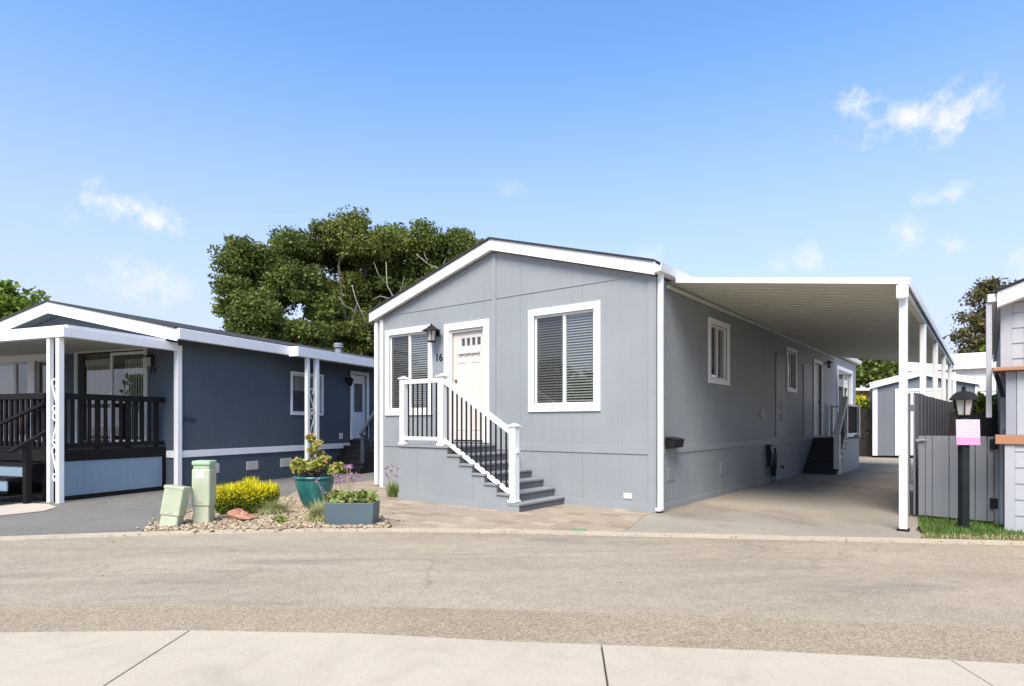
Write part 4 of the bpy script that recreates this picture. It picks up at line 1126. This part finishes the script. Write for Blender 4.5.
nt = MB(); nt.box(-.135,-.004,0,.135,.004,.31); nt = nt.build('pink_notice', M['pink'], None, bevel=.001)
nt.location = (5.545,7.51,1.045); nt.rotation_euler = (R(-2),0,R(-6)); tag(nt, 'faded pink and white notice fixed to the lamp post', 'notice')

# shed beyond the carport
SHO = (13.79,23.6)
sd_ = empty('garden_shed', 'blue grey shed with white trim and white double doors behind carport', 'shed', (*SHO,.02), R(-25))
sw = 3.3
q = MB(); q.add([(0,0,0.08),(sw,0,0.08),(sw,0,2.72),(sw*.48,0,3.12),(0,0,2.68)], [(0,1,2,3,4)]); q.add([(0,0,.08),(0,1.2,.08),(0,1.2,2.68),(0,0,2.68)], [(0,1,2,3)]); q.add([(sw,0,.08),(sw,1.2,.08),(sw,1.2,2.7),(sw,0,2.7)], [(0,1,2,3)]); q.build('wall', M['shed'], sd_)
q = MB(); q.prism_y([(-.12,2.62),(sw*.48,3.08),(sw+.12,2.66),(sw+.12,2.84),(sw*.48,3.26),(-.12,2.80)], -.14, -.10); q.build('fascia', M['white'], sd_)
q = MB(); q.prism_y([(-.14,2.81),(sw*.48,3.27),(sw+.14,2.85),(sw+.14,2.89),(sw*.48,3.31),(-.14,2.85)], -.16, 1.3); q.build('roof', M['white'], sd_)
q = MB(); q.box(-.02,-.03,.08,.14,-.002,2.66); q.box(sw-.12,-.03,.08,sw+.02,-.002,2.66); q.build('corner_board', M['white'], sd_)
q = casing(MB(), FRONT, .72,.10,2.25,2.60,.10,.05,sill=False); q = q.build('double_door', M['white'], sd_)
for a in (.825,1.49): MB().box(a,-.03,.12,a+.655,-.003,2.495).build('door_leaf', M['vinyl'], q)
hq = MB(); hq.tube([(.90,-.03,1.18),(.90,-.07,1.18)], .035, 10); hq.build('handle', M['steel'], q); MB().tube([(.90,-.03,1.30),(.90,-.06,1.30)], .03, 10).build('deadbolt', M['steel'], q)
q = MB(); q.box(.05,.05,0,sw-.05,1.15,.078); q.build('base', M['blackwood'], sd_)

# white house far right behind fence
wh = empty('white_house', 'long white flat eaved house beyond the shed and side fence', 'house', (18.6,29.0,0), R(-37))
q = MB(); q.box(0,0,0,14,6,3.75); q.build('wall', M['white_house'], wh)
q = MB(); q.prism_x([(-.3,3.755),(6.3,3.755),(6.3,4.2),(3,4.75),(-.3,4.08)], -.3, 14.3); q.build('roof', M['white'], wh)
q = MB(); q.box(2.2,-.03,2.75,3.5,-.002,2.95); q.build('wall_vent', M['vent'], wh)
tn = empty('tan_house', 'tan brown house with pale eave glimpsed beyond the side stairs', 'house', (17.5,31.0,0), R(-8))
q = MB(); q.box(-2.6,0,0,3,5,2.95); q.build('wall', M['tan'], tn)
q = MB(); q.prism_x([(-.4,2.955),(5.3,2.955),(5.3,3.10),(-.4,3.09)], -2.9, 3.2); q.build('roof', M['vent'], tn)
rfn = empty('board_fence', 'weathered dark board fence across the back between house and shed', 'fence', (10.2,24.6,0), R(-4))
for i in range(20): MB().box(i*.2,-.012,.02,i*.2+.194,.012,1.9+.04*random.random()).build('board', M['oldfence'], rfn)
MB().box(0,.013,1.5,3.8,.05,1.6).build('cross_rail', M['oldfence'], rfn)
df = empty('board_fence', 'dark wooden fence under the bright hedge behind the gate', 'fence', (8.2,12.1,0), R(-14))
for i in range(16): MB().box(i*.15,-.012-.005*(i%2),.02,i*.15+.145,.012,1.52+.03*random.random()).build('board', M['oldfence'], df)
MB().box(0,.013,1.2,2.4,.05,1.3).build('cross_rail', M['oldfence'], df)

# ------------------------------------------------------------------ trees
def bl(Y, *items): return [(*at(px, py, Y+dy), .97*r/618*Y) for px, py, r, dy in items]
A = bl(29, (249,262,24,0),(243,300,24,-.5),(283,285,30,.5),(240,332,19,0),(268,328,36,-1),(308,302,24,.6),(318,338,26,0),(262,290,26,1.5),(290,250,20,1),(254,345,23,-1))
tree('oak_tree', 'dense green oak leftmost of the three behind the dark blue house', 'tree', (-11.6,29,0), A, 125000, .082, M['oak'], .32, .8, 'oaks behind the two houses')
B = bl(31, (345,234,27,0),(318,252,22,.4),(372,250,26,0),(340,262,26,1.2),(372,288,26,.8),(355,335,34,0),(330,352,28,0),(300,278,22,.8),(333,306,24,.6),(350,312,22,1.2),(322,288,18,1.5))
tree('oak_tree', 'tallest middle oak with open sky gaps behind the two houses', 'tree', (-8.3,31,0), B, 125000, .082, M['oak2'], .34, .8, 'oaks behind the two houses',
     dead=[([at(372,345,30), at(366,322,29.6), at(356,300,29.3), at(352,285,29.0)], .09), ([at(360,312,29.5), at(345,306,29.0), at(338,296,28.9)], .05)])
C = bl(32, (425,243,24,0),(466,252,22,0),(398,252,26,0),(452,250,26,0),(474,262,20,0),(410,285,34,.8),(446,285,30,.6),(388,322,28,0),(402,355,34,0),(468,292,28,.5),(430,262,26,1))
tree('oak_tree', 'rounded oak with pale dead branches nearest the grey house gable', 'tree', (-4.6,32,0), C, 130000, .082, M['oak'], .34, .8, 'oaks behind the two houses',
     dead=[([at(402,318,30.2), at(395,300,29.8), at(387,285,29.5), at(386,262,29.4)], .10), ([at(395,300,29.8), at(380,296,29.4), at(372,300,29.2)], .05), ([at(444,288,30.4), at(441,270,29.9), at(428,264,29.6), at(416,254,29.4)], .08), ([at(441,270,29.9), at(446,258,29.6)], .05), ([at(428,264,29.6), at(424,252,29.4)], .04), ([at(395,300,29.8), at(402,288,29.5), at(404,276,29.4)], .045), ([at(387,285,29.5), at(378,274,29.3), at(374,262,29.2)], .045)])
for k, (lab, px, it) in enumerate((('dark tree beyond the carport nearest the house corner', 872, [(862,368,20,0),(885,372,22,0),(850,380,18,0),(870,352,16,1)]), ('dark green tree beyond the carport above the shed roof', 912, [(908,366,18,0),(930,372,18,0),(916,382,18,0)]))):
    tree('leafy_tree', lab, 'tree', ((px-512)/618*44,44,0), bl(44, *it), 9000, .22, M['oak'], .3, .9, 'trees beyond the carport')
E_ = bl(39, (988,287,9,0),(979,300,8,0),(990,305,10,.5),(984,322,13,0),(974,338,11,0),(990,340,14,0),(968,352,9,0),(984,356,14,0),(1000,320,10,0),(1010,290,8,0),(1004,345,12,0),(963,318,4,0),(959,335,4,0))
tree('eucalyptus_tree', 'sparse olive brown tree beside the pale lap sided house', 'tree', (30.0,39,0), E_, 15000, .11, M['euc'], .25, .6, hollow=.35)
tree('leafy_bush_tree', 'small bright green treetop below the olive brown tree', 'tree', (29.2,38,0), bl(38, (992,354,7,0),(986,358,5,0),(999,357,6,0)), 1800, .18, M['bright'], .08, .45)
D_ = bl(20, (2,300,12,0),(14,312,12,0),(-14,308,18,0),(-6,325,20,0),(22,320,8,0),(6,288,6,0),(31,308,5,0),(37,298,3,0))
tree('leafy_tree', 'bright green treetop behind the left gable at the left edge', 'tree', (-16.6,20,0), D_, 5200, .12, M['bright'], .2, .4, hollow=.3,
     dead=None)
F_t = [(-24+dx, 2+dy, z, rr) for dx, dy, z, rr in ((0,0,3.4,1.6),(1.6,-2.0,3.0,1.5),(-1.2,2.2,3.1,1.5),(.6,-4.2,2.7,1.4),(-1.0,4.4,2.6,1.3),(.8,1.0,2.4,1.6),(.9,-2.8,2.0,1.5))]
tree('street_tree', 'low round green tree beyond the left edge, mirrored in the front window', 'tree', (-24,2,0), F_t, 9000, .2, M['oak'], .2, .6)
hg = quads_mesh('hedge', leaf_quads(np.column_stack([9.15+RNG.random(5200)*2.4, 12.35+RNG.random(5200)*.55, 1.15+.7*RNG.random(5200)**.6+.05*RNG.normal(size=5200)]), .06), M['bright'])
tag(hg, 'bright green hedge above the dark fence behind the gate', 'hedge')
def clump_plant(name, label, cat, c, r, n, leaf, mat, tip=0.0, flat=.8, aspect=1.7, up=.3, group=None):
    e = empty(name, label, cat, c, 0, group)
    d = unit(n)*(RNG.random(n)**.45)[:,None]*np.array([r,r,r*flat]); d[:,2] = d[:,2]+r*flat*.8; d[:,2] = np.maximum(d[:,2], .01)
    tp = (RNG.random(n) < tip).astype(float)
    o = quads_mesh('foliage', leaf_quads(d, leaf, aspect, up), mat, tip=tp); o.parent = e
    s = MB()
    for i in range(9):
        a = random.uniform(0,2*PI); s.tube([(0,0,0),(r*.3*math.cos(a),r*.3*math.sin(a),r*.5),(r*.6*math.cos(a),r*.6*math.sin(a),r*flat*1.2)], [.012,.008,.004], 5)
    s.build('stem', M['stem'], e)
    return e
clump_plant('yellow_shrub', 'tall yellow green shrub above the rear board fence', 'shrub', (14.0,25.6,0), 1.25, 3000, .16, M['goldbush'], .45, 1.15)

# ------------------------------------------------------------------ front garden
# yellow hedge-like shrub
gb = empty('golden_shrub', 'boxy shrub with bright yellow tops behind the red rock', 'shrub', (-3.83,8.88,.03), R(8))
n = 24000
u = RNG.random((n,3)); hx, hy, hh = .44, .30, .41
ang = RNG.random(n)*2*PI; rr = RNG.random(n)**.4; sq = lambda v: np.sign(v)*np.abs(v)**.72
top = hh*(.93+.10*np.sin(7*u[:,0])) 
lobes = lambda x: hh*(.90+.10*np.sin(9*x+1)+.06*np.sin(21*x+.5))
xa_ = sq(np.cos(ang))*rr*hx; top = lobes(xa_)*(.95+.08*RNG.random(n))
Pz = .02+u[:,2]**.75*top
wid = .80+.24*np.sin(PI*np.clip(Pz/hh,0,1)*.8)
Cb = np.column_stack([sq(np.cos(ang))*rr*hx*wid, sq(np.sin(ang))*rr*hy*wid, Pz])
tipv = ((Pz + .10*RNG.normal(size=n)*.7 - .05*np.abs(Cb[:,0])/hx) > .20).astype(float)*(RNG.random(n) < .97)*(.65+.35*RNG.random(n))
o = quads_mesh('foliage', leaf_quads(Cb, .0155, 2.3, .45), M['goldbush'], tip=tipv); o.parent = gb
nt_ = 620; sx = RNG.random((nt_,2))*2-1
spr = np.column_stack([sx[:,0]*hx*.95, sx[:,1]*hy*.95, lobes(sx[:,0]*hx)*.95])
o = quads_mesh('new_shoots', blades(spr, .10, .010, .4, .3), M['goldbush'], tip=np.full(nt_*2,.9)); o.parent = gb; o['kind'] = 'stuff'
s = MB()
for i in range(16):
    a = random.uniform(0,2*PI); s.tube([(.1*math.cos(a),.06*math.sin(a),0),(.3*math.cos(a),.2*math.sin(a),.3)], [.01,.005], 5)
s.build('stem', M['stem'], gb)

# utility pedestals
def pedestal(name, label, loc, rot, w, d, h, cap):
    e = empty(name, label, 'utility box', loc, 0, 'utility pedestals in the gravel'); e.rotation_euler = rot
    body = MB().box(-w/2,-d/2,-.03,w/2,d/2,h*.28).build('base', M['pale_green'], e, bevel=.02)
    MB().box(-w/2-.012,-d/2-.012,h*.28-.01,w/2+.012,d/2+.012,h-(.10 if cap else .0)).build('cover', M['pale_green'], e, bevel=.022)
    if cap:
        MB().box(-w/2+.002,-d/2+.002,h-.103,w/2-.002,d/2-.002,h-.06).build('neck', M['mint'], e, bevel=.01)
        MB().box(-w/2-.014,-d/2-.014,h-.06,w/2+.014,d/2+.014,h).build('cap', M['mint'], e, bevel=.018)
        MB().box(-w*.22,-d/2-.016,h-.22,w*.20,-d/2-.0125,h-.12).build('label_plate', M['white'], e)
    else:
        MB().box(-w/2-.016,-d/2-.016,h-.03,w/2+.016,d/2+.016,h+.012).build('cap', M['pale_green'], e, bevel=.01)
    q = MB(); q.box(-.02,-d/2-.018,h*.34,.02,-d/2-.0125,h*.34+.02); q.build('lock', M['steel'], e)
    return e
pedestal('utility_pedestal', 'short leaning pale green utility box by the gutter', (-4.25,7.70,.03), (R(-4),R(8),R(4)), .215, .18, .49, False)
pedestal('utility_pedestal', 'tall upright pale green utility box with mint cap', (-3.98,7.98,.03), (0,R(.6),R(4)), .205, .20, .80, True)

# rock
bm = bmesh.new(); bmesh.ops.create_icosphere(bm, subdivisions=3, radius=1)
for v in bm.verts:
    p_ = v.co.copy(); k = 1+.22*math.sin(3.1*p_.x+1.2)*math.cos(2.7*p_.y+.4)+.16*math.sin(5*p_.z+2*p_.x)
    v.co = Vector((p_.x*.205*k*(1.15 if p_.x < 0 else 1), p_.y*.13*k, max(-.4, p_.z)*.105*k*(1.25 if p_.x < 0 else .75)))
me = bpy.data.meshes.new('red_rock'); bm.to_mesh(me); bm.free(); me.materials.append(M['rock'])
o = bpy.data.objects.new('red_rock', me); col.objects.link(o); o.location = (-3.58,8.18,.065); o.rotation_euler = (0,0,R(-14)); tag(o, 'rough reddish rock lying before the yellow shrub', 'rock')

# fescue tufts
def tuft(name, label, loc, r, L, n, mat, lean=.75, width=.006, group=None):
    a = RNG.random(n)*2*PI; q = RNG.random(n)**.6*r*.45
    C = np.column_stack([q*np.cos(a), q*np.sin(a), np.zeros(n)])
    o = quads_mesh(name, blades(C, L, width, lean, .6), mat); o.location = loc; tag(o, label, 'grass', group); return o
tuft('fescue_tuft', 'pale fine grass tuft at the right foot of yellow shrub', (-3.40,8.72,.03), .24, .24, 1500, M['fescue'], .9, group='fescue tufts in the gravel')
tuft('fescue_tuft', 'yellow green grass tuft against the left end of slate planter', (-2.48,8.08,.03), .26, .27, 1900, M['fescue'], .9, group='fescue tufts in the gravel')
clump_plant('low_weed', 'small low green plant in the gravel right of the rock', 'plant', (-2.98,7.95,.03), .085, 260, .035, M['weed'], 0, .45)

# teal pot with jade plant
pot = empty('glazed_pot', 'large teal glazed pot holding a jade plant', 'pot', (-2.98,9.34,.025), 0)
MB().lathe([(.135,0),(.15,.02),(.215,.16),(.268,.32),(.288,.43),(.287,.455),(.312,.462),(.312,.492),(.275,.495),(.268,.44)], (0,0,0), 36).build('pot_body', M['teal'], pot, smooth=True)
MB().lathe([(.265,.42),(.20,.45)], (0,0,0), 24).build('pot_soil', M['soil'], pot)
jd = empty('jade_plant', 'bushy jade plant with reddish tips in the teal pot', 'plant', (-2.98,9.34,.025))
JB = [(-.07,.02,1.06,.075),(.05,-.02,.98,.075),(-.01,-.05,.88,.07),(.09,.04,.82,.06)]
for i in range(15):
    a = i*2.4; q = .13+.24*((i*.37) % 1); JB.append((q*1.12*math.cos(a), q*.75*math.sin(a), .58+.16*random.random()-.12*(q-.2), random.uniform(.065,.10)))
pts = []
for x, y, z, r in JB:
    k = int(110*(r/.08)**2); d = unit(k)*(RNG.random(k)**.4)[:,None]*r; pts.append(d*np.array([1,1,.85])+np.array([x,y,z]))
pts = np.concatenate(pts)
o = quads_mesh('foliage', leaf_quads(pts, .036, 1.9, .45), M['jade'], tip=(RNG.random(len(pts)) < .13).astype(float)); o.parent = jd
s = MB()
for x, y, z, r in JB: s.tube([(x*.15,y*.15,.44),(x*.55,y*.55,.44+(z-.44)*.5),(x,y,z)], [.024,.017,.008], 6)
s.build('stem', M['bark'], jd, smooth=True)

# slate planter with succulents
pl = empty('planter_box', 'rectangular slate blue planter standing at the gutter edge', 'planter', (-2.03,7.86,.03), R(-3))
q = MB(); hw_, hd_, H_ = .315, .16, .285
o4 = [(-hw_,-hd_),(hw_,-hd_),(hw_,hd_),(-hw_,hd_)]; sc = lambda k, dz: [(x*k, y*k, dz) for x, y in o4]
v = sc(.95,0)+sc(1,H_)+[(x-math.copysign(.02,x), y-math.copysign(.02,y), H_) for x, y in o4]+[(x-math.copysign(.025,x), y-math.copysign(.025,y), H_-.06) for x, y in o4]
f = [(3,2,1,0)]
for a, b in ((0,4),(4,8),(8,12)): f += [(a+i, a+(i+1)%4, b+(i+1)%4, b+i) for i in range(4)]
f.append((12,13,14,15)); q.add(v, f); q.build('planter_shell', M['planter'], pl, bevel=.006)
MB().box(-hw_+.03,-hd_+.03,H_-.055,hw_-.03,hd_-.03,H_-.03).build('planter_soil', M['soil'], pl)
for k, (dx, dy, r, lab) in enumerate(((-.17,.0,.13,'left succulent clump growing in the slate planter'),(.02,.03,.10,'middle small succulent clump in the slate planter'),(.18,.0,.13,'right succulent clump growing in the slate planter'))):
    cx_, sy_ = math.cos(R(-3)), math.sin(R(-3))
    clump_plant('succulent', lab, 'plant', (-2.03+dx*cx_-dy*sy_, 7.86+dx*sy_+dy*cx_, .03+H_-.03), r, 420, .045, M['succ'], .18, .75, 2.0, .4, 'succulents in the slate planter')

# purple society garlic: thin stalks with flower heads
def flower_plant(name, label, loc, n, h, spread, blades_n, group=None):
    e = empty(name, label, 'flowering plant', loc, 0, group)
    st_ = MB(); pc = []
    for i in range(n):
        a = random.uniform(0,2*PI); q = spread*random.uniform(.2,1); hh_ = h*random.uniform(.7,1.08)
        tip = Vector((q*math.cos(a), q*math.sin(a)*.6, hh_))
        st_.tube([(q*.3*math.cos(a), q*.2*math.sin(a), 0), tip*.6+Vector((0,0,.04)), tip], .0035, 4)
        pc.append(np.array(tip)+RNG.normal(size=(16,3))*np.array([.018,.018,.014]))
    st_.build('stalk', M['fescue'], e)
    for q_ in pc:
        o = quads_mesh('flower_head', leaf_quads(q_, .020, 1.5, .2), M['purple']); o.parent = e
    a = RNG.random(blades_n)*2*PI; q = RNG.random(blades_n)*spread*.5
    o = quads_mesh('foliage', blades(np.column_stack([q*np.cos(a), q*np.sin(a), np.zeros(blades_n)]), .28, .007, .6, .5), M['weed']); o.parent = e
    return e
flower_plant('society_garlic', 'thin stalks of purple flowers rising behind the slate planter', (-2.42,9.15,.03), 15, .60, .30, 120, 'purple flowers on stalks')
flower_plant('society_garlic', 'faded flower stalks leaning in front of the teal pot', (-2.62,8.80,.03), 9, .42, .26, 90, 'purple flowers on stalks')
flower_plant('society_garlic', 'low tuft with pink blooms at the stair deck corner', (-2.08,10.85,.03), 9, .50, .22, 320, 'purple flowers on stalks')
# irrigation lid in the pavers
q = MB(); q.prism_z([(-.09,-.06),(.09,-.06),(.09,.06),(-.09,.06)], 0, .012); q = q.build('valve_lid', M['lid'], None, bevel=.004)
q.location = (.80,7.42,.026); q.rotation_euler = (0,0,R(-10)); tag(q, 'small green valve lid set in the pavers by the gutter', 'lid')

# litter blown along the gutter and over the paving
q = np.column_stack([RNG.random(170)*11-5.2, np.zeros(170), np.zeros(170)])
q[:,1] = [at_x(x)[1] for x in q[:,0]]; q[:,1] += np.where(RNG.random(170) < .7, -.10-.12*RNG.random(170)**2, -2.4*RNG.random(170)); q[:,2] = .022
lq = leaf_quads(q, .014, 2.0); lq[:,:,2] = q[:,None,2] + (lq[:,:,2]-q[:,None,2])*.35
o = quads_mesh('leaf_litter', lq, M['straw_litter']); tag(o, 'tiny dry brown leaf scraps along the far gutter', 'leaf litter', kind='stuff')
